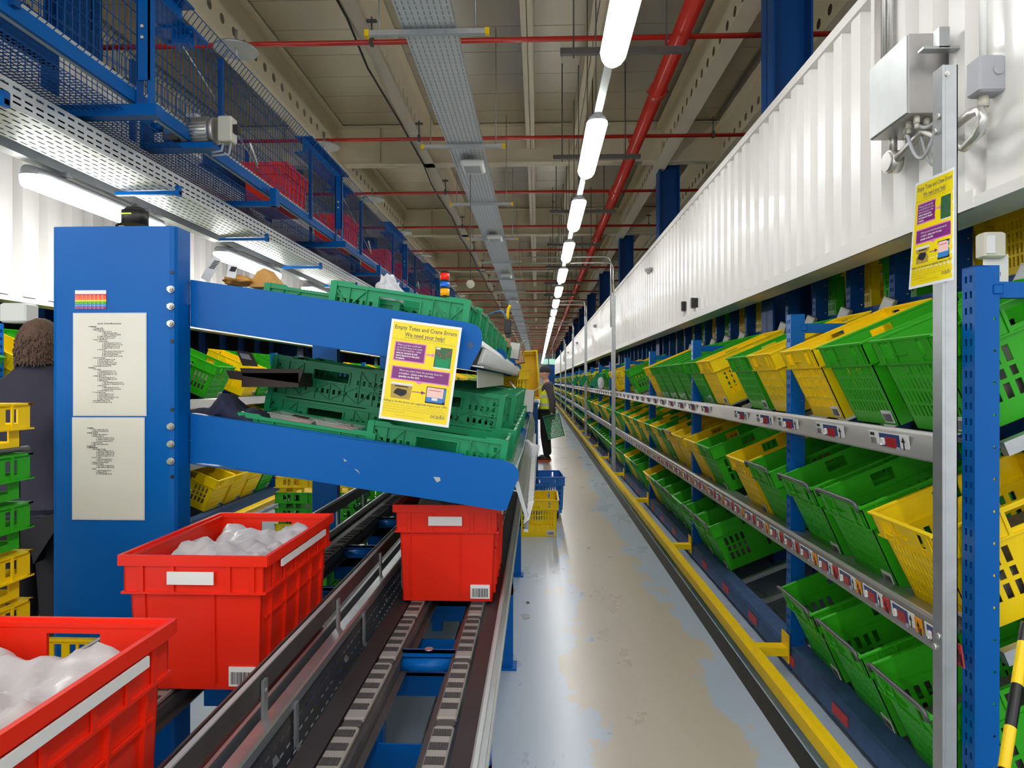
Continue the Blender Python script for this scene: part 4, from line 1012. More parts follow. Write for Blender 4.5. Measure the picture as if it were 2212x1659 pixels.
# ================================================================== emerald crates on the shelves
def crate_mesh(W=.5, D=.35, Hh=.165):
    m = MB(); t = .0022
    def wall(L, fn, win):
        nu = int(L/.0125); us = [L*i/nu for i in range(nu+1)]; vs = [0, .012, .03, .038, .058, .066, .084, .092, .112, .120, .138, Hh]
        def sol(i, j):
            u = us[i]/L
            if win and .34 < u < .64 and 7 <= j <= 9: return False
            if j in (0, 10) or i < 3 or i > nu-4: return j % 2 == 0 or i % 2 == 0 if (i < 3 or i > nu-4) and j not in (0, 10) else True
            if win and (.30 < u < .34 or .64 < u < .68): return True
            return not (j in (3, 7) and i % 2 == 1)
        m.plate(us, vs, sol, t, lambda u, v, w_: fn(u, v, -w_))
        B = lambda u0, v0, u1, v1, w_=.004, o=.004: m.bar(fn(u0, v0, o), fn(u1, v1, o), w_, .009, up=(fn(0,0,1)-fn(0,0,0)))
        B(0, Hh-.006, L, Hh-.006, .012); B(0, .006, L, .006, .010); B(0, .075, L*.32, .075); B(L*.66, .075, L, .075)
        B(0, Hh, .07, Hh, .014); B(.07, Hh, .085, Hh-.01, .01); B(L-.07, Hh, L, Hh, .014); B(L-.085, Hh-.01, L-.07, Hh, .01)
        k = 8 if L > .4 else 6
        for i in range(k+1):
            u = L*i/k; 
            if not (win and .36 < u/L < .64): B(u, .01, u, Hh-.01, .003)
            else: B(u, .01, u, .09, .003)
        for i in range(0, k, 2):
            u0, u1 = L*i/k, L*(i+2)/k; lo, hi = .012, (Hh-.014 if not (win and .25 < (u0+u1)/2/L < .75) else .088)
            B(u0, lo, u1, hi, .0028); B(u0, hi, u1, lo, .0028)
        if win: B(L*.34, .09, L*.66, .09, .006); B(L*.34, .138, L*.66, .138, .006); B(L*.34, .09, L*.34, .138, .006); B(L*.66, .09, L*.66, .138, .006)
    wall(W, lambda u, v, o: Vector((u-W/2, -D/2-o, v)), True); wall(W, lambda u, v, o: Vector((u-W/2, D/2+o, v)), True)
    wall(D, lambda u, v, o: Vector((-W/2-o, u-D/2, v)), False); wall(D, lambda u, v, o: Vector((W/2+o, u-D/2, v)), False)
    n = 14; us = [-W/2+W*i/(2*n) for i in range(2*n+1)]; vs = [-D/2+D*i/20 for i in range(21)]
    m.plate(us, vs, lambda i, j: not (i % 2 == 1 and j % 2 == 1), .003, lambda u, v, w_: (u, v, w_+.002))
    for sx in (-1, 1):
        for sy in (-1, 1): m.box(sx*W/2-.012, sx*W/2+.012, sy*D/2-.012, sy*D/2+.012, 0, Hh+.004)
    return m
CR = crate_mesh().mesh('shelf_crate', 'crate')
ANG = math.degrees(math.atan(SL))
ncr = 0
def crate(px, py, Y, what, tilt=ANG, lift=0., dx=0., sc=1.0):
    """px,py: its top left front corner as seen; the crate slopes down towards the aisle"""
    global ncr
    ncr += 1
    p = at(px, py, Y); M = tr(p.x, p.y, p.z) @ rot('Y', tilt) @ Matrix.Scale(sc, 4) @ tr(.26, .185, -.17)
    return put('shelf_crate', CR, None, M=M, label=what, cat='crate', group='green lattice crates on the sloped shelves'), M
crate(573, 610, 2.56, 'green lattice crate on the upper shelf, left one nearest the blue panel')
c1, M1 = crate(717, 605, 2.50, 'green lattice crate with clear bag, front right on the upper shelf')
crate(515, 890, 2.50, 'green lattice crate of meat trays at the front left of the lower shelf')
c2, M2 = crate(797, 907, 2.50, 'green lattice crate under the yellow poster, front right of the lower shelf')
def row(which, y, X, z_up, what, Mx=None):
    global ncr
    z = deckz(which, X)+z_up+.004
    M = tr(X, y, z) @ rot('Y', ANG) @ tr(0, 0, 0)
    return put('shelf_crate', CR, None, M=M, label=what, cat='crate', group='green lattice crates on the sloped shelves')
for i in range(9):
    y = 3.07+i*.40
    if i == 5: continue
    row('up', y, -.52, 0, 'green lattice crate at the aisle edge of the upper shelf, %s row behind the front' % ordn(i+1))
for i in range(9):
    y = 3.07+i*.40
    if i in (6,): continue
    row('lo', y, -.375, 0, 'green lattice crate at the aisle edge of the lower shelf, %s row behind the front' % ordn(i+1))
    if i in (0, 1, 2, 3, 4, 5, 7): row('lo', y, -.385 if i else -.42, .14, 'green lattice crate stacked at the aisle side of the lower shelf, %s row' % ordn(i+1))
    if i < 4: row('lo', y, -.93, 0, 'green lattice crate at the back of the lower shelf, %s row behind the front' % ordn(i+1))
    if i < 2: row('lo', y, -.90-.05*i, .17, 'green lattice crate stacked at the back of the lower shelf, %s row' % ordn(i+1))
# things in and on the crates
def lump(name, c, sx, sy, sz, m_, label=None, cat=None, seed=1, parent=None, amp=.25, n=22):
    m = MB(); R = []
    for i in range(n+1):
        t = PI*i/n; ring = []
        for j in range(n*2):
            a = 2*PI*j/(n*2); d = Vector((math.sin(t)*math.cos(a), math.sin(t)*math.sin(a), math.cos(t)))
            k = 1+amp*noise.noise(d*2.2+Vector((seed*3.1, 0, 0)))+amp*.5*noise.noise(d*5+Vector((seed, 2, 0)))
            ring.append((c[0]+d.x*sx*k, c[1]+d.y*sy*k, c[2]+d.z*sz*k))
        R.append(ring)
    m.loft(R); return m.build(name, m_, parent, label=label, cat=cat)
p = at(838, 640, 2.66); lump('clear_bag', (p.x, p.y, p.z), .05, .05, .07, 'film', 'crumpled clear plastic bag in the handle of the upper front crate', 'bag', 3, amp=.5)
p = at(515, 607, 2.62); lump('pastry_pack', (p.x, p.y, p.z), .055, .06, .022, 'pastry', 'golden pastry pack lying at the left end of the upper shelf', 'food pack', 5)
p = at(565, 603, 2.62); m = MB(); m.prism([(p.x-.05, p.z-.03), (p.x+.07, p.z-.03), (p.x+.01, p.z+.045), (p.x-.02, p.z+.03)], p.y, p.y+.1); m.build('bread_bag', 'pastry', label='bag of rolls on the upper shelf just left of the crates', cat='food pack')
for kk, (x0, y0_, x1, y1_, tilt) in enumerate(((438, 605, 474, 556, 22), (494, 600, 508, 572, 6))):
    a = at(x0, y0_, 2.55); b = at(x1, y1_, 2.55); m = MB(); m.bar((a.x+.008, a.y, a.z), (b.x-.008, b.y, b.z), .002, .036, up=(1,0,.0)); 
    o = m.build('barcode_tag', 'label', label='white barcode tag sticking up from the upper shelf, %s one' % ('tall left' if kk == 0 else 'short right'), cat='tag')
    M_ = MB(); c = (a+b)/2; d = (b-a)
    for q_ in range(6): s0 = a+d*(.55+q_*.06); M_.bar((s0.x-.010, s0.y-.0025, s0.z), (s0.x+.012, s0.y-.0025, s0.z-.004), .001, .003)
    M_.build('bars', 'ink', o)
# dark open carton on the lower shelf
p = at(520, 830, 2.72)
m = MB(); A_ = lambda x, y: at(x, y, 2.72)
m.box(A_(522, 0).x, A_(645, 0).x, 2.72, 2.9, A_(0, 836).z, A_(0, 806).z)
for P4 in ([(518,795),(656,798),(645,828),(524,812)], [(510,756),(543,762),(557,792),(524,790)], [(488,800),(520,802),(524,822),(496,818)]):
    q = [A_(*x) for x in P4]; ids = [m.pt(v) for v in q]; ids2 = [m.pt(v+Vector((0,.004,0))) for v in q]
    m.face(ids); m.face(ids2[::-1])
    for k in range(4): m.face([ids[k], ids[(k+1)%4], ids2[(k+1)%4], ids2[k]])
o = m.build('open_carton', 'darkbox', label='dark open carton with raised flaps on the lower shelf behind the fleece', cat='box')
m = MB(); q = [A_(517, 762), A_(538, 766), A_(545, 778), A_(523, 774)]; m.face([m.pt(v+Vector((0,-.003,0))) for v in q]); m.build('barcode_patch', 'greyplas', o)
# folded fleece
m = MB(); a = at(412, 893, 2.52); b = at(568, 893, 2.52); n = 30
def fz(u): return .012+.075*math.exp(-((u-.42)/.16)**2)+.042*math.exp(-((u-.75)/.17)**2)+.018*math.exp(-((u-.1)/.1)**2)
R = []
for i in range(n+1):
    u = i/n; ring = []
    for j in range(20):
        t = 2*PI*j/20; yy_ = 2.60+.11*math.cos(t)*(1-.3*(u-.5)**2); hgt = fz(u)*(1+.25*noise.noise(Vector((u*9, t*1.5, 0))))
        x = a.x+(b.x-a.x)*u+.02*math.sin(t*2+u*5); z = a.z-.02-.149*(x-a.x)+hgt*(1+math.sin(t))*.62+.004*math.sin(u*50+t*3)
        ring.append((x, yy_, z))
    R.append(ring)
m.loft(R); m.build('folded_fleece', 'cloth', label='crumpled navy fleece lying at the left of the lower shelf', cat='garment')
# meat trays
for kk, (px, py, w_) in enumerate(((640, 900, .17), (735, 915, .16))):
    p = at(px, py, 2.66); M = tr(p.x, p.y, p.z) @ rot('Y', ANG+3)
    m = MB(M); m.loft([[(-w_/2*s, -.06*s, z), (w_/2*s, -.06*s, z), (w_/2*s, .06*s, z), (-w_/2*s, .06*s, z)] for s, z in ((.8, -.045), (1, -.002), (1.08, .0), (1.08, .003))], smooth=False)
    o = m.build('meat_tray', 'clear', label='clear plastic meat tray in the front left crate, %s one' % ('left' if kk == 0 else 'right'), cat='food tray')
    lump('meat', (0, 0, 0), w_*.36, .045, .018, 'meat', seed=kk+4, parent=o).location = (p.x, p.y, p.z-.022)
    m = MB(M); m.box(-.01, .05, -.03, .02, .003, .005); m.build('tray_label', 'darkbox' if kk == 0 else 'greyplas', o)
# cartons further along the shelves
def carton(px0, py0, px1, py1, Y, dy, m_, label, ang=0, open_=False):
    a, b = at(px0, py1, Y), at(px1, py0, Y); w_, h = b.x-a.x, b.z-a.z
    M = tr((a.x+b.x)/2, Y+dy/2, a.z) @ rot('Y', ang)
    m = MB(M)
    if open_:
        t = .004; m.box(-w_/2, w_/2, -dy/2, -dy/2+t, 0, h); m.box(-w_/2, w_/2, dy/2-t, dy/2, 0, h); m.box(-w_/2, -w_/2+t, -dy/2, dy/2, 0, h); m.box(w_/2-t, w_/2, -dy/2, dy/2, 0, h); m.box(-w_/2, w_/2, -dy/2, dy/2, 0, t)
        m.bar((-w_/2, 0, h), (-w_/2-h*.3, 0, h+.06), dy, .004, up=(0,0,1)); m.bar((w_/2, 0, h), (w_/2+h*.25, 0, h+.04), dy, .004)
    else: m.box(-w_/2, w_/2, -dy/2, dy/2, 0, h, bev=.004); m.box(-.02, .02, -dy/2-.001, dy/2+.001, h-.001, h+.001)
    return m.build('carton', m_, label=label, cat='box')
carton(1072, 722, 1098, 748, 5.4, .3, 'card', 'brown carton standing on the upper shelf behind the green crates', ANG)
carton(1094, 740, 1120, 775, 6.3, .3, 'cardw', 'open white carton with raised flaps on the upper shelf', ANG, True)
carton(1112, 762, 1134, 785, 7.2, .3, 'card', 'open brown carton farthest along the upper shelf', -14, True)
carton(1068, 838, 1100, 862, 5.2, .25, 'cardw', 'greyish white carton between the shelves behind the green crates', ANG)
carton(1110, 842, 1152, 890, 5.8, .3, 'cardw', 'white carton with open brown flap on the lower shelf near the person', 4, True)
p = at(985, 850, 3.9); m = MB(tr(p.x, p.y, p.z) @ rot('Y', 12)); m.box(-.05, .05, -.04, .04, -.02, .02, bev=.004); m.build('red_pack', 'redlab', label='small red pack lying on the crates of the lower shelf', cat='food pack')
# signal beacon
p = at(961, 638, 5.6); s_ = 5.6/F
m = MB(); m.cyl((p.x, p.y, p.z-.25), .02, .25, 'Z', 12); bc = m.build('signal_beacon', 'steeldk', label='signal beacon with red, blue and amber segments behind the upper crates', cat='beacon')
for kk, (y0_, y1_, mm) in enumerate(((638, 624, 'amber_s'), (622, 609, 'blue_s'), (605, 590, 'red_s'))):
    m = MB(); m.cyl((p.x, p.y, p.z+(638-y0_)*s_), 10*s_, (y0_-y1_)*s_, 'Z', 20); m.build('beacon_segment', mm, bc)
m = MB()
for y_ in (624, 609, 590): m.cyl((p.x, p.y, p.z+(638-y_)*s_), 10.4*s_, 4*s_, 'Z', 20)
m.build('beacon_collars', 'black', bc)
# hanging scanner on a yellow coil
p = at(1097, 708, 5.0)
m = MB(); m.box(p.x-.026, p.x+.026, p.y-.03, p.y+.03, p.z-.045, p.z+.06, bev=.008); m.prism([(p.x-.012, p.z-.075), (p.x+.02, p.z-.075), (p.x+.028, p.z-.03), (p.x-.024, p.z-.03)], p.y-.02, p.y+.02); sc_ = m.build('hanging_scanner', 'black', label='black hand scanner hanging by a yellow coil over the shelf', cat='scanner')
m = MB(); m.tube([(p.x, p.y, p.z+.06), (p.x-.002, p.y, p.z+.10), (p.x+.004, p.y, p.z+.14), (p.x+.018, p.y, p.z+.165)], .011, 10); m.build('yellow_coil', 'yelpaint', sc_)
m = MB(); m.tube([(p.x-.02, p.y, p.z+.06), (p.x-.022, p.y, p.z+.10), (p.x-.05, p.y, p.z+.125), (p.x-.10, p.y, p.z+.115), (p.x-.14, p.y, p.z+.1)], .005, 8); m.build('grey_cable', 'bluep', sc_)
# upended yellow totes at the end of the shelf
for kk, (px, py, Y, lb) in enumerate(((1128, 812, 8.55, 'tall yellow tote standing on end beside the person, right one'), (1114, 820, 9.0, 'yellow tote standing on end left of the tall one by the person'))):
    p = at(px, py, Y); M = tr(p.x, p.y, p.z) @ rot('Y', -4) @ rot('X', 90) @ tr(0, 0, -.18)
    tote(Yl, M, lb, 'yellow totes standing on end', lab=False)
for kk, (px, py, Y) in enumerate(((1098, 838, 7.4), (1100, 838, 7.9))):
    p = at(px, py, Y); tote(Yl, tr(p.x, p.y, p.z-.18), 'yellow tote lying under the upper shelf, %s one' % ('nearer' if kk == 0 else 'farther'), 'yellow totes under the upper shelf', lab=False)
m = MB(); m.box(-.42, -.0, 8.2, 9.3, 0, 1.28); m.box(-.43, .01, 8.18, 9.32, 1.28, 1.3); m.build('stand_cabinet', 'blue_dark', label='dark blue cabinet carrying the yellow totes by the person', cat='cabinet')
# far shelving on the left of the aisle beyond the yellow totes
rnd = random.Random(9)
for kk in range(10):
    y = 12.6+kk*3.4; m = MB(); m.box(-1.3, -.25, y, y+3.2, 0, .8+.3*(kk % 2)); m.box(-1.3, -.6, y, y+3.2, .9, 1.5)
    m.build('conveyor_cabinet', 'blue_dark' if kk % 2 else 'steeldk', label='dark machine cabinet far along the left of the aisle, %s in the row' % ordn(kk+1), cat='cabinet', group='far machine cabinets')
# exit sign and far gantry column
p = at(1185, 781, 52.); m = MB(); m.box(p.x-.42, p.x-.04, 52, 52.1, p.z-.2, p.z+.2); m.box(p.x+.04, p.x+.5, 52, 52.1, p.z-.2, p.z+.2); o = m.build('exit_sign', 'exit', label='small green exit signs hanging at the far end of the aisle', cat='sign')
m = MB(); m.box(p.x-.36, p.x-.1, 51.98, 52, p.z-.12, p.z-.06); m.tube([(p.x-.25, 52.05, p.z+.15), (p.x-.25, 52.05, Z(3.8))], .02, 6); m.tube([(p.x+.3, 52.05, p.z+.15), (p.x+.3, 52.05, Z(3.8))], .02, 6); m.build('hanger', 'label', o)
p = at(1189, 800, 48); m = MB(); m.box(p.x-.3, p.x+.3, 48, 48.4, 0, p.z+.4); m.build('far_pillar', 'blue_dark', label='dark blue pillar at the far end of the aisle below the exit signs', cat='pillar')
# hanging white bag by the conveyor
m = MB(); R = []; Yb = 4.1
ol = [(1132,950,1142,950),(1138,958,1150,957),(1137,972,1166,962),(1134,1000,1160,990),(1131,1040,1157,1040),(1129,1080,1153,1085),(1133,1100,1148,1104)]
for i, (xa, ya, xb, yb_) in enumerate(ol):
    a, b = at(xa, ya, Yb), at(xb, yb_, Yb); c = (a+b)/2; rx = (b.x-a.x)/2; ring = []
    for j in range(24):
        t = 2*PI*j/24; k_ = 1+.18*math.sin(t*5+i*1.7)+.1*math.sin(t*9+i)
        ring.append((c.x+rx*math.cos(t)*(.92+.08*k_), c.y+rx*1.2*math.sin(t)*k_, c.z+(b.z-a.z)/2*math.cos(t)))
    R.append(ring)
m.loft(R); m.build('hanging_plastic_bag', 'film', label='white plastic bag hanging from the lower shelf edge over the aisle', cat='bag')
# totes standing on the aisle floor
tote(Yl, tr(.0, 7.12, .0), 'yellow slotted tote on the aisle floor in front of the person', 'totes on the aisle floor')
tote('blue', tr(.08, 8.0, .105) @ rot('Z', 4), 'blue tote standing on a low dolly behind the yellow floor tote', 'totes on the aisle floor', lab=False)
o = empty('tote_dolly', (.08, 8.0, 0), 'low blue dolly under the blue tote on the aisle floor', 'dolly')
m = MB(); m.box(-.19, .19, -.28, .28, .07, .1, bev=.006); m.build('platform', 'bluetote', o)
for sx in (-1, 1):
    for sy in (-1, 1): m = MB(); m.cyl((sx*.14-.012, sy*.22, .033), .033, .024, 'X', 16); m.box(sx*.14-.02, sx*.14+.02, sy*.22-.02, sy*.22+.02, .05, .07); m.build('wheel', 'black', o)
tote(Yl, tr(-.22, 11.6, .0), 'yellow tote on the floor far behind the blue ones, by the person', 'totes on the aisle floor', lab=False)
for kk, (px, py, s_) in enumerate(((1297, 818, .75), (1266, 822, .7), (1249, 820, .7))):
    y = yat(px, 1.22); p = at(px, py, y)
    M = tr(1.20, y, 1.545) @ rot('Z', 90) @ rot('X', -58) @ Matrix.Scale(s_, 4)
    put('leaning_crate', CR, None, M=M, label='small emerald crate leaning far down the right rack, %s from the camera' % ordn(kk+1), cat='crate', group='emerald crates leaning on the right rack')
p = at(1300, 806, yat(1297, 1.2)); lump('wrapped_goods', (1.19, p.y-.2, 1.51), .055, .06, .11, 'film', 'bundle of clear wrapping on the top tier near the thin post', 'wrapping', 8, amp=.35)
# scraps on the floor
for kk, (px, py, s_, m_) in enumerate(((1135, 1332, .035, 'greyplas'), (1105, 1276, .03, 'card'), (1140, 1302, .015, 'darkbox'), (1107, 1213, .02, 'label'))):
    Y = H/((py-823)/F); p = at(px, py, Y); m = MB()
    m.prism([(p.x+s_*(.5+.5*abs(math.sin(j*2.3)))*math.cos(2*PI*j/14), p.y+s_*1.6*(.4+.6*abs(math.cos(j*3.1)))*math.sin(2*PI*j/14)) for j in range(14)], .0008, .0022, 'Z')
    m.build('floor_scraps', m_, label='little scraps of litter on the floor by the conveyor, %s from the camera' % ordn([1,3,2,4][kk]), cat='litter', group='scraps on the floor')
# ================================================================== conveyors
CZ = H-.86          # top of the chain
def conveyor(xc, y0, y1, name, label):
    o = empty(name, (xc, y0, 0), label, 'conveyor')
    def part(m, nm, mt): 
        q = m.build(nm, mt, o); q.location = (-xc, -y0, 0); return q
    w2 = .19
    for sg in (-1, 1):
        # guide strip (dark sliding belt) and chain support profile
        x = xc+sg*.165
        m = MB(); m.prism([(x-.033, CZ+.022), (x+.033, CZ+.022), (x+.033, CZ+.0), (x-.033, CZ+.0)], y0, y1) if False else None
        xs = xc+sg*.152; m.prism([(xs, CZ-.008), (xs+sg*.055, CZ-.002), (xs+sg*.055, CZ-.03), (xs, CZ-.03)], y0, y1); part(m, 'wear_strip', 'rubber')
        m = MB(); xs = xc+sg*.205
        if not (sg < 0 and xc > -.5): m.prism([(xs, CZ-.09), (xs, CZ+.02), (xs+sg*.006, CZ+.028), (xs+sg*.016, CZ+.028), (xs+sg*.016, CZ+.018), (xs+sg*.008, CZ+.014), (xs+sg*.008, CZ-.09)], y0, y1); part(m, 'side_frame', 'galvl') if m.v else None
        m = MB(); xi = xc+sg*.092; m.prism([(xi, CZ-.016), (xi-sg*.012, CZ-.016), (xi-sg*.012, CZ-.055), (xi-sg*.03, CZ-.055), (xi-sg*.03, CZ-.06), (xi+sg*.05, CZ-.06), (xi+sg*.05, CZ-.016)], y0, y1); part(m, 'chain_channel', 'steeldk')
    # chain carrier blocks with friction pads
    blk = MB(); blk.box(-.026, .026, 0, .345, -.013, .004, bev=.006); blk.cur = 1
    for i in range(5):
        yy = .045+i*.062
        for j in range(7): blk.box(-.0225+j*.0065, -.0225+j*.0065+.004, yy, yy+.03, .004, .0062)
        blk.box(-.023, .023, yy-.001, yy+.031, .0035, .0046)
    blk.box(-.025, .025, -.028, .0, -.02, .0, bev=.006)
    bme = blk.mesh('carrier_block', ['chain', 'pad'])
    for sg in (-1, 1):
        k = 0; y = y0+.02
        while y < min(y1, 8.2):
            put('carrier_block', bme, o, loc=(sg*.118, y-y0+(.012 if sg > 0 else 0), CZ-.003)); y += .385; k += 1
    # cross members, brackets
    y = y0+.16; i = 0
    while y < min(y1, 12):
        m = MB(); m.box(xc-.085, xc+.085, y, y+.012, CZ-.02, CZ-.008); m.box(xc-.085, xc+.085, y, y+.004, CZ-.075, CZ-.008); m.box(xc-.08, xc+.08, y-.02, y, CZ-.022, CZ-.018); m.tube([(xc-.078, y-.03, CZ-.045), (xc+.078, y-.03, CZ-.045)], .022, 12); m.box(xc-.2, xc+.2, y+.18, y+.24, CZ-.17, CZ-.12); m.box(xc-.2, xc+.2, y+.18, y+.186, CZ-.24, CZ-.12); m.box(xc-.2, xc+.2, y+.36, y+.366, CZ-.2, CZ-.11)
        part(m, 'cross_member', 'blue')
        m = MB(); m.cyl((xc, y+.006, CZ-.009), .014, .004, 'Z', 16); m.cyl((xc+.0, y+.002+.18, CZ-.19), .009, .004, 'Y', 12); part(m, 'bolt', 'alu')
        y += .74; i += 1
    m = MB(); m.box(xc-.05, xc+.045, y0, y1, CZ-.4, CZ-.385); m.box(xc+.04, xc+.045, y0, y1, CZ-.4, CZ-.28); part(m, 'drip_tray', 'galv')
    return o, part
YCV = 7.9
c_right, part = conveyor(-.352, .55, YCV, 'right_conveyor'.replace('right_', 'tote_'), 'twin chain tote conveyor nearest the aisle, carrying the centre red tote')
m = MB(); m.box(-.132, -.118, .55, YCV, CZ-.03, CZ+.006); m.box(-.14, -.126, .55, YCV, CZ-.11, CZ-.095); m.tube([(-.122, .55, CZ-.02), (-.122, YCV, CZ-.02)], .01, 8); part(m, 'outer_rail', 'galvl')
y = 1.95
kk = 0
while y < YCV:
    m = MB(); m.box(-.19, -.135, y, y+.05, 0, CZ-.09); m.box(-.21, -.115, y-.03, y+.08, 0, .012); m.box(-.6, -.135, y, y+.05, CZ-.3, CZ-.24); part(m, 'leg', 'blue'); y += 1.75
c_left, part2 = conveyor(-.93, .45, YCV, 'tote_conveyor', 'twin chain tote conveyor farther from the aisle, carrying two red totes')
for xs, sg in ((-.668, 1), (-1.17, -1)):
    m = MB(); m.box(min(xs, xs+sg*.012), max(xs, xs+sg*.012), .45, YCV, CZ+.115, CZ+.165); m.prism([(xs-sg*.006, CZ+.115), (xs-sg*.016, CZ+.11), (xs-sg*.016, CZ+.165), (xs-sg*.006, CZ+.17)], .45, YCV); part2(m, 'guard_rail', 'steeldk')
    m = MB(); m.box(min(xs, xs+sg*.012)+.0, max(xs, xs+sg*.012), .45, YCV, CZ+.165, CZ+.169); part2(m, 'guard_rail_edge', 'galvl')
    y = .99
    while y < YCV:
        m = MB(); x_ = xs+sg*.018; m.box(x_-.004, x_+.004, y, y+.022, CZ-.02, CZ+.15); m.bar((x_, y+.011, CZ+.0), (x_+sg*.03, y+.011, CZ-.05), .022, .006); m.cyl((x_-.006, y+.011, CZ+.125), .005, .012, 'X', 8); part2(m, 'guard_bracket', 'galv'); y += .6
m = MB(); m.prism([(-.658, CZ+.055), (-.622, CZ+.06), (-.618, CZ+.054), (-.618, CZ+.03), (-.622, CZ+.03), (-.624, CZ+.052), (-.658, CZ+.048)], .45, YCV); part2(m, 'inner_ledge', 'galv')
y = 1.0
while y < YCV:
    m = MB(); m.box(-.66, -.60, y, y+.06, 0, CZ-.12); m.box(-1.2, -1.14, y, y+.06, 0, CZ-.09); m.box(-1.2, -.6, y, y+.06, CZ-.3, CZ-.22); part2(m, 'leg', 'blue'); y += 1.62
# perforated side plate of the right conveyor
m = MB(); us = []; y = .6
while y < 7: us += [y, y+.028]; y += .045
us.append(7.2); vs = [CZ-.15, CZ-.10, CZ-.092, CZ-.06, CZ-.052, CZ-.02, CZ-.012, CZ+.04]
m.plate(us, vs, lambda i, j: not (j in (1, 3, 5) and i % 2 == 0), .002, lambda u, v, w_: (-.628+w_, u, v)); part(m, 'perforated_side_plate', 'steeldk')
y = 1.04
while y < 6:
    m = MB(); m.bar((-.616, y, CZ+.04), (-.616, y, CZ-.075), .006, .02, up=(0,1,0)); m.bar((-.616, y, CZ-.07), (-.555, y, CZ-.12), .02, .006); part(m, 'support_bracket', 'galv'); y += .68
# floor cover plates between the tracks
# ---------------- red totes
def red_tote():
    s = tote_shell(W=.405, L=.6, Hh=.37, slots=False)
    # outer ribs under the band and down the walls
    for sg in (-1, 1):
        for y_ in (-.22, -.11, 0, .11, .22): s.bar((sg*.178, y_, .02), (sg*.188, y_*1.03, .268), .006, .012)
        s.bar((sg*.186, -.26, .20), (sg*.186, .26, .20), .006, .006)
        for x in (-.14, .05): s.bar((x, sg*.272, .02), (x*1.03, sg*.281, .268), .012, .005)
    s.box(-.2085, .2085, -.3035, -.296, .350, .3795); s.box(-.2085, .2085, .296, .3035, .350, .3795); s.box(-.2105, -.2, -.296, .296, .350, .379); s.box(.2, .2105, -.296, .296, .350, .379)
    return s
RT = red_tote().mesh('red_tote', 'red')
m = MB(); m.box(-.07, .06, -.3045, -.301, .300, .335); RLB = m.mesh('front_label', 'label')
m = MB()
n = 26
pts = [[None]*(n+1) for _ in range(n+1)]
for i in range(n+1):
    for j in range(n+1):
        x = -.178+.356*i/n; y = -.268+.536*j/n
        z = .335+.05*noise.noise(Vector((x*9, y*7, 1)))+.03*noise.noise(Vector((x*26, y*20, 4)))+.01*abs(noise.noise(Vector((x*60, y*50, 2))))
        e = min(i, n-i, j, n-j)/3; z -= .05*(1-min(1, e))
        pts[i][j] = m.pt((x, y, z))
for i in range(n):
    for j in range(n): m.face([pts[i][j], pts[i+1][j], pts[i+1][j+1], pts[i][j+1]], True)
BAG = m.mesh('bag_liner', 'contents')
def redtote(xc, yf, label, bag=True):
    o = put('red_tote', RT, None, loc=(xc, yf+.30, CZ+.003), label=label, cat='tote', group=None)
    put('front_label', RLB, o); put('barcode_label', LBL, o)
    m = MB(); m.box(.207, .2125, -.2, .2, .325, .345); m.build('side_label_strip', 'label', o)
    if bag: put('bag_liner', BAG, o)
    return o
redtote(-.352, 2.62, 'red tote in the centre, half under the lower blue panel')
redtote(-.945, 1.835, 'red tote filled with grey bags beside the blue column')
redtote(-.935, .745, 'large red tote at the bottom left corner, nearest the camera')
# ================================================================== left side: crate stack, floor stacks, left rack
Ys = 2.02
edges = [(870, 950, Yl), (975, 1050, G), (1078, 1155, G), (1180, 1262, Yl), (1282, 1370, Yl), (1366, 1440, Yl)]
def stack_crate():
    W, L, Hh = .6, .4, .135
    m = MB()
    us = [-1, -.86, -.80, -.62, -.54, -.4, -.32, -.12, -.04, .16, .24, .44, .52, .60, .68, .84, .90, 1]; vs = [0, .02, .055, .06, .075, .118, Hh]
    A = lambda v: (.93 if v < .057 else 1.)
    def sol(i, j): return not ((j == 1 and i % 2 == 0 and 0 < i < 16) or (j in (4,) and i in (2, 4, 8, 12, 14)))
    for sg in (-1, 1):
        m.plate(us, vs, sol, .004, lambda u, v, w_: (u*W/2*A(v), sg*(L/2*A(v)-w_), v)); m.plate(us, vs, sol, .004, lambda u, v, w_: (sg*(W/2*A(v)-w_), u*L/2*A(v), v))
    for z, e, th in ((Hh-.006, .006, .006), (.056, .008, .005)):
        a, b = W/2+e, L/2+e
        m.box(-a, a, -b, -b+.02, z, z+th); m.box(-a, a, b-.02, b, z, z+th); m.box(-a, -a+.02, -b, b, z, z+th); m.box(a-.02, a, -b, b, z, z+th)
    for sg in (-1, 1):
        for u in (-.7, -.2, .3, .75): m.bar((u*W/2, sg*(L/2+.004), .06), (u*W/2, sg*(L/2+.004), Hh), .005, .008)
    m.box(-W/2*.92, W/2*.92, -L/2*.92, L/2*.92, 0, .004)
    return m
SCm = stack_crate(); SCR = {c: SCm.mesh('stacked_crate_'+c, c) for c in (G, Yl)}
names = ['topmost yellow crate in the stack at the left edge', 'green crate just under the top one in the left edge stack', 'second green crate from the top in the left edge stack', 'yellow crate under the two green ones in the left edge stack', 'lower yellow crate near the bottom of the left edge stack', 'lowest yellow crate of the left edge stack, nearly hidden by the red tote']
for kk, (y0_, y1_, c) in enumerate(edges):
    p = at(77, y0_, Ys)
    put('stacked_crate', SCR[c], None, M=tr(p.x-.21+(.12 if kk == 5 else 0), Ys-.31+(.1 if kk == 5 else 0), p.z-.135-.012*kk/5) @ rot('Z', 90 if kk < 5 else 0), label=names[kk], cat='crate', group='stack of crates at the left edge')
p = at(60, 968, Ys); m = MB(); m.tube([(p.x-.5, p.y-.3, p.z), (p.x, p.y-.5, p.z), (p.x, p.y, p.z)], .008, 10); m.build('grey_rod', 'greybar', label='grey rod between the top two crates of the left stack', cat='rod')
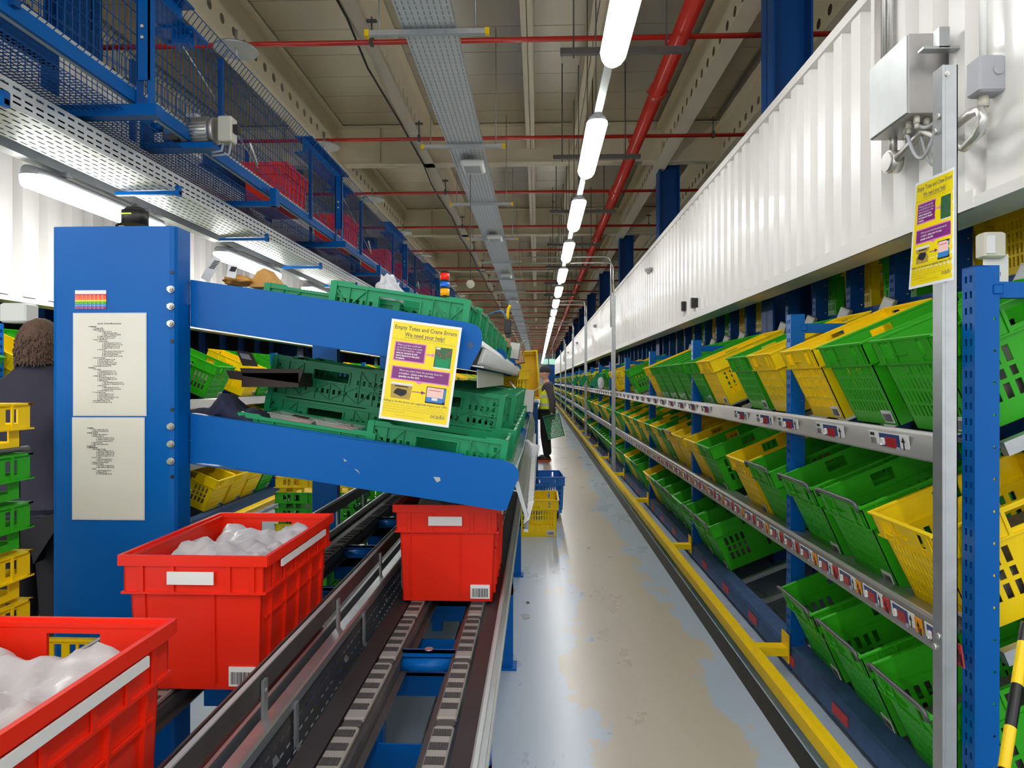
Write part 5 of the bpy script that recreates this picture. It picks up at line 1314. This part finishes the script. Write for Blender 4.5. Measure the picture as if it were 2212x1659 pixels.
m = MB(); zb3 = at(77, 1366, Ys).z-.14; m.box(-2.0, -1.46, Ys-.65, Ys, .1, zb3); 
for xx in (-1.9, -1.52):
    for yy in (Ys-.58, Ys-.08): m.cyl((xx, yy, 0), .05, .1, 'Z', 12)
m.build('crate_trolley', 'steeldk', label='low trolley under the crate stack at the left edge', cat='trolley')
# middle stack of green and yellow crates seen under the lower panel
for kk, (y0_, c) in enumerate(((1030, Yl), (1064, G), (1098, G), (1132, Yl), (1166, G))):
    p = at(597, y0_, 4.9); put('stacked_crate', SCR[c], None, loc=(p.x+.29, 4.9+.2, p.z-.135), label='%s crate in the stack under the lower blue panel, %s from its top' % ('yellow' if c == Yl else 'green', ordn(kk+1)), cat='crate', group='stack of crates beneath the lower blue panel')
p = at(597, 1166, 4.9); m = MB(); m.box(p.x, p.x+.58, 4.9, 5.3, .08, p.z-.14); m.build('crate_trolley', 'steeldk', label='trolley under the small crate stack behind the lower blue panel', cat='trolley')
p = at(735, 1065, 5.6); tote(G, tr(p.x+.1, 6.2, .25) @ rot('Z', 0), 'dark green tote on end between post and conveyor', 'totes behind the conveyors', lab=False)
tote(G, tr(-1.32, 3.9, .26), 'green tote low between the two conveyors and blue post', 'totes behind the conveyors', lab=False)
# left rack
LX = -3.5; LZL = {'top': 1.375, 'middle': .76, 'bottom': .17}
UPL = [1.9+2.32*i for i in range(34)]
rnd = random.Random(21); SL2 = []
lseq = {'top': [G, G, G, Yl, G, Yl, G, Yl, Yl, G, Yl, G], 'middle': [G, Yl, Yl, G], 'bottom': [G, Yl, G, Yl, Yl, Yl, G, G]}
for tier, dz in LZL.items():
    num = 0
    for b in range(len(UPL)-1):
        start = UPL[b]+.085; pitch = (UPL[b+1]-UPL[b]-.085)/5
        for i in range(5):
            num += 1; c = lseq[tier][num-1] if num <= len(lseq[tier]) else rnd.choice((G, Yl, Yl, G))
            if rnd.random() < .1 and num > 8: continue
            M = rack_matrix(-1, LX-.035, start+pitch*i+.212, dz+.004)
            if b >= 4: SL2.append((c, M)); continue
            tote(c, M, '%s tote, %s from the near end on the %s tier of the left rack' % (c, ordn(num), tier), 'picking totes on the left rack', bar=(tier == 'top' and num % 3 == 1), lab=True, fill=num % 3 == 0)
stuff_totes(SL2, 'far_totes', 'distant run of green and yellow totes on the left rack beyond the shelves')
for tier, zt in LZL.items():
    m = MB(); X = LX
    if tier != 'bottom': m.prism([(X-.10, zt-.03), (X-.10, zt-.022), (X-.004, zt), (X+.008, zt-.012), (X+.022, zt-.092), (X+.022, zt-.098), (X-.02, zt-.098), (X+.0, zt-.018)], 1.5, YE-3); m.build('shelf_edge_rail', 'alu', label='aluminium shelf edge rail along the %s tier of the left rack' % tier, cat='rail')
    else: m.box(X-.06, X+.06, 1.5, YE-3, 0, zt-.005); o = m.build('rack_floor_beam', 'blue_worn', label='worn blue beam along the floor under the left rack', cat='beam')
    rb = empty('roller_bed', (LX, 2, zt), 'grey sloped roller tracks under the totes of the %s tier, left rack' % tier, 'roller track')
    for y in range(0, 22): m = MB(); m.bar((-.1, y*.44, .005), (-.60, y*.44, .217), .03, .03); m.build('roller_track', 'galv', rb)
uml = upright_mesh(0, .075, 0, .065, 0, 1.93, -1).mesh('rack_upright', 'blue')
for b in range(12): put('rack_upright', uml, None, loc=(LX-.025, UPL[b], 0), label='blue slotted upright on the left rack, %s from the camera' % ordn(b+1), cat='upright', group='blue uprights of the left rack')
m = MB(); m.prism([(-3.2, .125), (-3.215, .14), (-3.28, .14), (-3.28, .04), (-3.272, .04), (-3.272, .13)], .6, YE-3); m.build('guard_rail', 'yelpaint', label='yellow guard rail along the foot of the left rack', cat='rail')
for i in range(22): put('storage_post', crm, None, loc=(-4.55, 3+i*.6, 0), label='dark slotted storage post behind the left rack totes, %s from the camera' % ordn(i+1), cat='post', group='dark storage posts behind the left rack')
# white boxes on the left wall above the person
p = at(30, 675, 3.4); m = MB(); m.box(p.x-.08, p.x+.06, 3.4, 3.5, p.z-.05, p.z+.05, bev=.012); m.build('wall_socket_box', 'white', label='white box on the left rack behind the person in the dark jacket', cat='box')

# ================================================================== overhead mesh conveyor at upper left
xo0, xo1, zo = -2.76, -2.2, Z(1.53)
oc = empty('overhead_conveyor', (0, 0, 0), 'blue overhead tote conveyor caged in wire mesh at upper left', 'conveyor')
m = MB(); m.box(xo1, xo1+.02, .8, 45, zo-.02, zo+.05); m.box(xo0-.02, xo0, .8, 45, zo-.02, zo+.05); m.build('side_channel', 'blue', oc)
m = MB(); m.box(xo1-.035, xo1-.004, .8, 45, zo-.012, zo+.085); m.box(xo0+.004, xo0+.035, .8, 45, zo-.012, zo+.085); m.box(xo1-.012, xo1+.012, .8, 45, zo+.05, zo+.054); m.build('track_profile', 'galvl', oc)
# wire panels 1.85 m long
pm = MB(); Lp = 1.83; wz = .0022
for i in range(37):
    y = i*Lp/36; pm.bar((0, y, .07), (0, y, .66), wz*1.6); pm.bar((0, y, .07), (-.03, y, .045), wz*1.6); pm.bar((0, y, .66), (.06, y, .74), wz*1.6)
for z in (.10, .22, .34, .46, .58, .66): pm.bar((0, 0, z), (0, Lp, z), wz*1.8)
pm.bar((.06, 0, .74), (.06, Lp, .74), wz*1.8); pm.bar((0, 0, .02), (0, 0, .68), .035, .03); wire = pm.mesh('wire_side_panel', 'blue_dark')
for i in range(18): put('wire_side_panel', wire, oc, loc=(xo1+.03, .9+i*1.85, zo))
for i in range(12): put('wire_side_panel', wire, oc, M=tr(xo0-.03, .9+i*1.85, zo))
pm = MB(); wd = xo1-xo0-.08
for i in range(60): pm.bar((xo0+.04, i*.031, 0), (xo1-.04, i*.031, .0), .0035)
for i in range(16): x = xo0+.04+wd*i/15; pm.bar((x, 0, .0), (x, Lp, .0), .0035)
bot = pm.mesh('wire_floor_panel', 'blue_dark')
for i in range(18): put('wire_floor_panel', bot, oc, loc=(0, .9+i*1.85, zo-.06))
for ya_, yb_, nm in ((2.3, 3.95, 'first'), (5.7, 7.2, 'second'), (9.3, 10.8, 'third')):
    m = MB(); m.box(xo0-.09, xo0-.08, ya_, yb_, zo+.30, zo+.56); m.box(xo0-.12, xo0-.08, ya_, yb_, zo+.30, zo+.32); m.box(xo0-.12, xo0-.08, yb_-.1, yb_, zo-.02, zo+.3); m.build('drive_cover', 'blue_dark', oc)
# hangers
hy = [3.62+2.15*0, 7.25, 10.9, 14.5, 18.1, 21.8, 25.4]
for k, y in enumerate(hy):
    m = MB(); x = xo1+.06
    m.box(x-.035, x+.035, y, y+.012, zo+.1, Z(2.2)); m.box(x-.035, x-.028, y, y+.06, zo-.03, Z(2.2)); m.box(x+.028, x+.035, y, y+.06, zo-.03, Z(2.2))
    o = m.build('hanger_frame', 'blue', label='blue hanger frame holding the overhead conveyor, %s from the camera' % ordn(k+1), cat='hanger', group='blue hanger frames')
    m = MB(); m.box(xo0-.12, xo1+.14, y-.01, y+.055, zo-.09, zo-.03); m.box(xo0-.12, xo1+.14, y-.012, y+.057, zo-.095, zo-.088); m.build('crossbar', 'blue', o)
    m = MB()
    for dz in (.33, .39): m.cyl((x, y-.008, zo+dz), .009, .008, 'Y', 12)
    m.build('bolts', 'conduit', o)
    y2 = y+1.8; m = MB(); m.box(xo0-.05, xo1+.08, y2-.01, y2+.05, zo-.12, zo-.08); m.box(xo1+.05, xo1+.10, y2-.02, y2+.06, zo-.12, zo+.02); m.build('lower_crossbar', 'blue', oc)
# slanting blue I beams over the conveyor with their clamps and stay wires
for k in range(7):
    x = -2.26; z = Z(2.2); yb = 4.25+k*3.55; ya = yb-1.3+1.0
    m = MB(); m.box(x-.085, x+.085, ya-1.0, yb, z, z+.012); m.box(x-.005, x+.005, ya-1.0, yb, z+.012, z+.15); m.box(x-.085, x+.085, ya-1.0, yb, z+.15, z+.162)
    o = m.build('suspension_beam', 'blue', label='blue I-beam carrying the overhead conveyor, %s from the camera' % ordn(k+1), cat='beam', group='blue suspension beams')
    m = MB(); m.box(x-.16, x+.12, yb-.1, yb+.12, z-.012, z); m.box(x-.05, x+.05, yb-.03, yb+.06, z-.07, z-.012)
    for dx, dy in ((-.12, -.05), (.08, -.05), (-.12, .08), (.08, .08)): m.cyl((x+dx, yb+dy, z-.02), .014, .02, 'Z', 6)
    m.build('clamp_plate', 'blue', o)
    m = MB(); m.tube([(x, yb, z-.06), (xo1+.06, yb+.9, zo+.1)], .004, 6); m.tube([(xo1+.06, yb+.75, zo+.24), (xo1+.06, yb+.88, zo+.12)], .010, 8); m.build('stay_wire', 'conduit', o)
# gear motor under the first hanger
my = 4.25; mp_ = at(385, 283, my); mx = mp_.x; mz = mp_.z
mo = empty('gear_motor', (mx, my, mz), 'grey ribbed electric gear motor with a blue label under the overhead conveyor', 'motor')
m = MB(); m.box(-.09, .02, -.03, .06, -.07, .09, bev=.01); m.build('gearbox', 'steeldk', mo)
m = MB(); m.box(-.075, -.025, -.0325, -.030, -.03, .07); m.build('blue_label', 'bluep', mo)
m = MB(); m.cyl((.02, .015, .0), .075, .20, 'X', 28)
for i in range(24): a = 2*PI*i/24; m.bar((.03, .015+.078*math.cos(a), .078*math.sin(a)), (.20, .015+.078*math.cos(a), .078*math.sin(a)), .004, .02, up=(0, math.cos(a), math.sin(a)))
m.cyl((.215, .015, 0), .082, .03, 'X', 28); m.build('motor_housing', 'alu', mo)
m = MB(); m.box(.05, .13, -.01, .06, .07, .11, bev=.008); m.build('terminal_box', 'greyplas', mo)
m = MB(); m.cyl((-.17, .015, .03), .03, .08, 'X', 16); m.box(-.2, .24, -.04, .07, -.12, -.085); m.box(-.22, -.2, -.05, .08, -.12, .1); m.build('mounting_plate', 'blue', mo)
m = MB(); m.box(mx+.27, mx+.36, my-.04, my+.05, mz-.08, mz+.08, bev=.01); o = m.build('isolator_box', 'beige', label='cream isolator switch box beside the gear motor', cat='switch box')
m = MB(); m.box(mx+.36, mx+.39, my-.02, my+.03, mz-.02, mz+.03); m.build('black_knob', 'black', o)
m = MB(); m.tube([(mx+.29, my, mz-.08), (mx+.28, my, mz-.13), (mx+.22, my, mz-.14)], .008, 8); m.tube([(mx+.34, my, mz-.08), (mx+.33, my, mz-.15), (mx+.22, my, mz-.16)], .008, 8); m.build('cables', 'greyplas', o)
# red totes riding on the overhead conveyor
for k, y in enumerate((6.35, 8.25, 10.4, 11.6, 14.6, 15.6)):
    put('red_tote', RT, None, loc=((xo0+xo1)/2+.02, y, zo+.06), label='red tote riding on the overhead mesh conveyor, %s from the camera' % ordn(k+1), cat='tote', group='red totes on the overhead conveyor')

# ================================================================== people
def person_root(loc, rz, label): 
    o = empty('person', loc, label, 'person'); o.rotation_euler = (0, 0, rz); return o
def head(par, z, y0, capm, hair=True, cap=True, sc=1.):
    """head as one lofted surface, face towards local -Y"""
    m = MB(); R = []
    prof = [(-.125,.052,.052,.012),(-.10,.055,.06,.006),(-.075,.058,.078,-.012),(-.045,.066,.092,-.012),(-.01,.073,.098,-.004),(.03,.077,.10,.0),(.07,.074,.098,.002),(.10,.06,.085,.004),(.125,.036,.055,.006),(.133,.01,.015,.008)]
    for zz, rx, ry, oy in prof:
        ring = []
        for k in range(28):
            a = 2*PI*k/28; x, y = math.cos(a), math.sin(a); yy = y*ry
            if y < -.75: yy -= .018*max(0, 1-abs(zz+.02)/.05)*(1 if abs(x) < .35 else 0); yy += .006*(1 if .25 < abs(x) < .6 and abs(zz-.01) < .02 else 0)
            ring.append((x*rx*sc, (yy+oy)*sc+y0, z+zz*sc))
        R.append(ring)
    m.loft(R)
    for sg in (-1, 1): m.loft([[(sg*.074*sc+sg*.012*math.sin(q)*sc, y0+.008+.016*math.cos(t)*math.sin(q+.4), z-.01+.03*math.sin(t)*math.sin(q+.4)) for t in [2*PI*j/10 for j in range(10)]] for q in (0, .7, 1.4, 2.2)])
    return m
def clothes(par):
    pass
# --- picker in the aisle: facing left shelves/away, slightly turned
pr = person_root((.165, 13.35, 0), math.radians(-98), 'person in grey fleece, yellow safety vest and beanie holding a green crate')
J = {'pel': (0,.0,1.0,.135,.10), 'sp1': (0,.01,1.16,.13,.10), 'sp2': (0,.015,1.33,.155,.11), 'sp3': (0,.02,1.47,.13,.09), 'neck': (0,.0,1.55,.052,.052), 'hd': (0,-.02,1.63,.06,.07),
     'shL': (-.17,.02,1.46,.062,.06), 'elL': (-.235,-.02,1.19,.047,.047), 'wrL': (-.20,-.17,.97,.032,.03), 'shR': (.16,.06,1.46,.062,.06), 'elR': (.215,.15,1.19,.047,.047), 'wrR': (.215,.13,.94,.032,.03),
     'hpL': (-.095,0,.93,.092,.095), 'knL': (-.10,-.015,.50,.06,.065), 'anL': (-.10,.03,.10,.04,.045), 'hpR': (.095,0,.93,.092,.095), 'knR': (.105,-.02,.50,.06,.065), 'anR': (.12,.03,.10,.04,.045)}
E = [('pel','sp1'),('sp1','sp2'),('sp2','sp3'),('sp3','neck'),('neck','hd'),('sp3','shL'),('shL','elL'),('elL','wrL'),('sp3','shR'),('shR','elR'),('elR','wrR'),('pel','hpL'),('hpL','knL'),('knL','anL'),('pel','hpR'),('hpR','knR'),('knR','anR')]
def hand(J, E, wr, base, d, palm, curl, sg):
    """palm + five finger chains: d points along the fingers, palm is across"""
    w = Vector(base); d = Vector(d).normalized(); c = Vector(palm).normalized(); nrm = d.cross(c)
    J[wr+'p'] = (*(w+d*.05)[:], .024, .014); E.append((wr, wr+'p'))
    J[wr+'q'] = (*(w+d*.085)[:], .03, .013); E.append((wr+'p', wr+'q'))
    for i, (off, L) in enumerate(((-.03,.065),(-.01,.075),(.011,.07),(.03,.055))):
        b = w+d*.10+c*off; m1 = b+d*L*.45*math.cos(curl*.5)+nrm*L*.45*math.sin(curl*.5)*sg; m2 = m1+(d*math.cos(curl*1.4)+nrm*sg*math.sin(curl*1.4))*L*.5
        J['%sf%da' % (wr, i)] = (*b[:], .0095); J['%sf%db' % (wr, i)] = (*m1[:], .009); J['%sf%dc' % (wr, i)] = (*m2[:], .0078)
        E += [(wr+'q', '%sf%da' % (wr, i)), ('%sf%da' % (wr, i), '%sf%db' % (wr, i)), ('%sf%db' % (wr, i), '%sf%dc' % (wr, i))]
    t1 = w+d*.05-c*.03; t2 = t1+(d*.8-c*.5+nrm*sg*.4).normalized()*.03; t3 = t2+(d-c*.1+nrm*sg*.5).normalized()*.026
    J[wr+'t1'] = (*t1[:], .011); J[wr+'t2'] = (*t2[:], .0095); J[wr+'t3'] = (*t3[:], .0085); E += [(wr+'p', wr+'t1'), (wr+'t1', wr+'t2'), (wr+'t2', wr+'t3')]
hand(J, E, 'wrL', J['wrL'][:3], (.1,-.6,-.5), (0,.3,-1), .9, -1); hand(J, E, 'wrR', J['wrR'][:3], (0,-.1,-1), (0,1,0), 1.3, 1)
skin(J, E, 'body', 'skin', pr, sub=2)
# sleeves/fleece: upper body chain, slightly larger
JF = {k: (*J[k][:3], J[k][3]+.022, J[k][4]+.022) for k in ('pel','sp1','sp2','sp3','shL','elL','wrL','shR','elR','wrR')}
JF['pel'] = (0,0,.98,.165,.135); JF['col'] = (0,.01,1.55,.075,.075)
skin(JF, [('pel','sp1'),('sp1','sp2'),('sp2','sp3'),('sp3','col'),('sp3','shL'),('shL','elL'),('elL','wrL'),('sp3','shR'),('shR','elR'),('elR','wrR')], 'fleece', 'fleece', pr)
JT = {k: (*J[k][:3], J[k][3]+.032, J[k][4]+.032) for k in ('pel','hpL','knL','anL','hpR','knR','anR')}
for k in ('anL', 'anR'): JT[k] = (*JT[k][:2], .09, .07, .075)
skin(JT, [('pel','hpL'),('hpL','knL'),('knL','anL'),('pel','hpR'),('hpR','knR'),('knR','anR')], 'trousers', 'trousers', pr)
m = head(pr, 1.715, -.03, None); m.build('head', 'skin', pr)
m = MB()
for sg in (-1, 1): m.box(sg*.032-.012, sg*.032+.012, -.135, -.128, 1.715, 1.725)
m.box(-.02, .02, -.128, -.122, 1.662, 1.668); m.build('eyes_and_mouth', 'ink', pr)
m = MB(); m.loft([[((math.cos(a)*r_), -.028+math.sin(a)*r_*1.22, z_) for a in [2*PI*j/24 for j in range(24)]] for z_, r_ in ((1.728,.083),(1.745,.088),(1.775,.089),(1.815,.083),(1.845,.064),(1.862,.035),(1.868,.006))]); m.build('beanie', 'beanie', pr)
# safety vest as an open shell
m = MB(); R = []
for z_, rx, ry in ((.96,.185,.155),(1.05,.175,.148),(1.18,.165,.14),(1.32,.178,.146),(1.42,.172,.14),(1.50,.125,.115)):
    R.append([(rx*math.cos(a), .012+ry*math.sin(a), z_) for a in [2*PI*j/32 for j in range(32)]])
m.loft(R, caps=False); v = m.build('safety_vest', 'hivis', pr); sm = v.modifiers.new('t', 'SOLIDIFY'); sm.thickness = .006
m = MB()
for z0_ in (1.08, 1.24): m.loft([[(.175*math.cos(a)*1.02, .012+.147*1.02*math.sin(a), z_) for a in [2*PI*j/32 for j in range(32)]] for z_ in (z0_, z0_+.05)], caps=False)
for x_ in (-.1, .1): m.bar((x_, -.12, 1.28), (x_, -.09, 1.50), .045, .006, up=(0,-1,0)); m.bar((x_, .16, 1.28), (x_, .13, 1.50), .045, .006, up=(0,1,0))
m.build('reflective_bands', 'reflect', v)
for sg in (-1, 1):
    m = MB(); ax = J['anL'][0] if sg < 0 else J['anR'][0]
    m.loft([[(ax+.045*math.cos(a)*s_, -.05+.13*math.sin(a)*s_, z_) for a in [2*PI*j/18 for j in range(18)]] for z_, s_ in ((.03,1.),(.06,.95),(.09,.75),(.11,.5))]); sh = m.build('shoe', 'black', pr)
    m = MB(); m.loft([[(ax+.048*math.cos(a), -.05+.137*math.sin(a), z_) for a in [2*PI*j/18 for j in range(18)]] for z_ in (.0, .034)]); m.build('sole', 'shoeor', sh)
for wr, sgn in (('wrL', 1), ('wrR', 1)):
    Jg, Eg = {wr: (*J[wr][:3], .04, .038)}, []
    for k in J:
        if k.startswith(wr) and k != wr: Jg[k] = (*J[k][:3], J[k][3]+.0035, (J[k][4] if len(J[k]) > 4 else J[k][3])+.0035)
    Eg = [e for e in E if e[0].startswith(wr) and e[1].startswith(wr)]
    skin(Jg, Eg, 'glove', 'glove', pr, sub=1)
# crate held in the right hand
hw_ = Matrix.Translation((.155, 13.35, 0)) @ rot('Z', 35) @ Vector((J['wrR'][0], J['wrR'][1], .84))
pc = at(1196, 920, 13.05)
M = tr(pc.x, 13.0, pc.z) @ rot('Z', 0) @ rot('Y', -14) @ rot('X', 84) @ tr(0, 0, -.08) @ rot('Z', 90) @ Matrix.Scale(.86, 4)
put('held_crate', CR, None, M=M, label='green lattice crate held down in the hand of the person in the aisle', cat='crate')
# --- person at the left edge, seen from behind
pp = at(70, 760, 3.0)
pl = person_root((pp.x+.02, 3.02, 0), math.radians(190), 'person with brown hair in a dark navy jacket, seen from behind at left')
J2 = {k: tuple(v) for k, v in {'pel': (0,0,.98,.15,.11), 'sp1': (0,0,1.14,.145,.11), 'sp2': (0,0,1.32,.165,.12), 'sp3': (0,.0,1.46,.13,.09), 'neck': (0,-.01,1.56,.056,.056), 'hd': (0,-.02,1.62,.06,.06),
  'shL': (-.18,0,1.46,.065,.062), 'elL': (-.24,-.05,1.18,.05,.05), 'wrL': (-.20,-.26,1.06,.034,.032), 'shR': (.18,0,1.46,.065,.062), 'elR': (.24,-.05,1.18,.05,.05), 'wrR': (.20,-.26,1.06,.034,.032),
  'hpL': (-.1,0,.92,.095,.1), 'knL': (-.1,-.01,.5,.062,.068), 'anL': (-.11,.02,.1,.042,.046), 'hpR': (.1,0,.92,.095,.1), 'knR': (.11,-.01,.5,.062,.068), 'anR': (.12,.02,.1,.042,.046)}.items()}
E2 = [('pel','sp1'),('sp1','sp2'),('sp2','sp3'),('sp3','neck'),('neck','hd'),('sp3','shL'),('shL','elL'),('elL','wrL'),('sp3','shR'),('shR','elR'),('elR','wrR'),('pel','hpL'),('hpL','knL'),('knL','anL'),('pel','hpR'),('hpR','knR'),('knR','anR')]
hand(J2, E2, 'wrL', J2['wrL'][:3], (0,-1,-.1), (1,0,0), .6, 1); hand(J2, E2, 'wrR', J2['wrR'][:3], (0,-1,-.1), (1,0,0), .6, 1)
skin(J2, E2, 'body', 'skin', pl)
JF = {k: (*J2[k][:3], J2[k][3]+.04, J2[k][4]+.045) for k in ('sp1','sp2','sp3','shL','elL','wrL','shR','elR','wrR')}
JF['hem'] = (0,0,.86,.20,.17); JF['pel'] = (0,0,1.0,.195,.16); JF['col'] = (0,-.005,1.60,.095,.095); JF['col2'] = (0,-.01,1.665,.098,.098)
skin(JF, [('pel','hem'),('pel','sp1'),('sp1','sp2'),('sp2','sp3'),('sp3','col'),('col','col2'),('sp3','shL'),('shL','elL'),('elL','wrL'),('sp3','shR'),('shR','elR'),('elR','wrR')], 'jacket', 'jacket', pl)
JT = {k: (*J2[k][:3], J2[k][3]+.03, J2[k][4]+.035) for k in ('pel','hpL','knL','anL','hpR','knR','anR')}
skin(JT, [('pel','hpL'),('hpL','knL'),('knL','anL'),('pel','hpR'),('hpR','knR'),('knR','anR')], 'trousers', 'trousers', pl)
m = head(pl, 1.70, -.02, None); m.build('head', 'skin', pl)
m = MB(); R = []
for i in range(13):
    t = i/12; z_ = 1.635+.21*t; r0 = .092*math.sqrt(max(.02, 1-(max(0, t-.35)/.66)**2.2))
    ring = []
    for j in range(36):
        a = 2*PI*j/36; front = math.sin(a) < -.35 and t < .62
        r_ = r0*(1.05+.11*noise.noise(Vector((math.cos(a)*7, math.sin(a)*7, z_*60))))
        if front: r_ *= .72
        ring.append((r_*.93*math.cos(a), -.008+r_*1.14*math.sin(a), z_))
    R.append(ring)
m.loft(R)
rh = random.Random(5)
for q in range(1500):
    t = rh.random(); a = rh.uniform(0, 2*PI)
    if math.sin(a) < -.35 and t < .62: continue
    z_ = 1.635+.20*t; r_ = .093*math.sqrt(max(.02, 1-(max(0, t-.35)/.66)**2.2))
    P0 = Vector((r_*.93*math.cos(a), -.008+r_*1.14*math.sin(a), z_)); L_ = rh.uniform(.012, .026)
    d_ = Vector((math.cos(a)*.25+rh.uniform(-.4,.4), math.sin(a)*.25+rh.uniform(-.4,.4), -.8+.9*max(0, t-.7)*3)).normalized()
    m.tube([P0, P0+d_*L_*.5+Vector((math.cos(a), math.sin(a), 0))*.004, P0+d_*L_], [.0045, .0035, .0008], 4)
m.build('hair', 'hair', pl)
m = MB()
for ax in (-.11, .12): m.loft([[(ax+.05*math.cos(a)*s_, -.05+.14*math.sin(a)*s_, z_) for a in [2*PI*j/18 for j in range(18)]] for z_, s_ in ((0,1.02),(.03,1.),(.06,.95),(.1,.7),(.12,.4))])
m.build('shoes', 'black', pl)
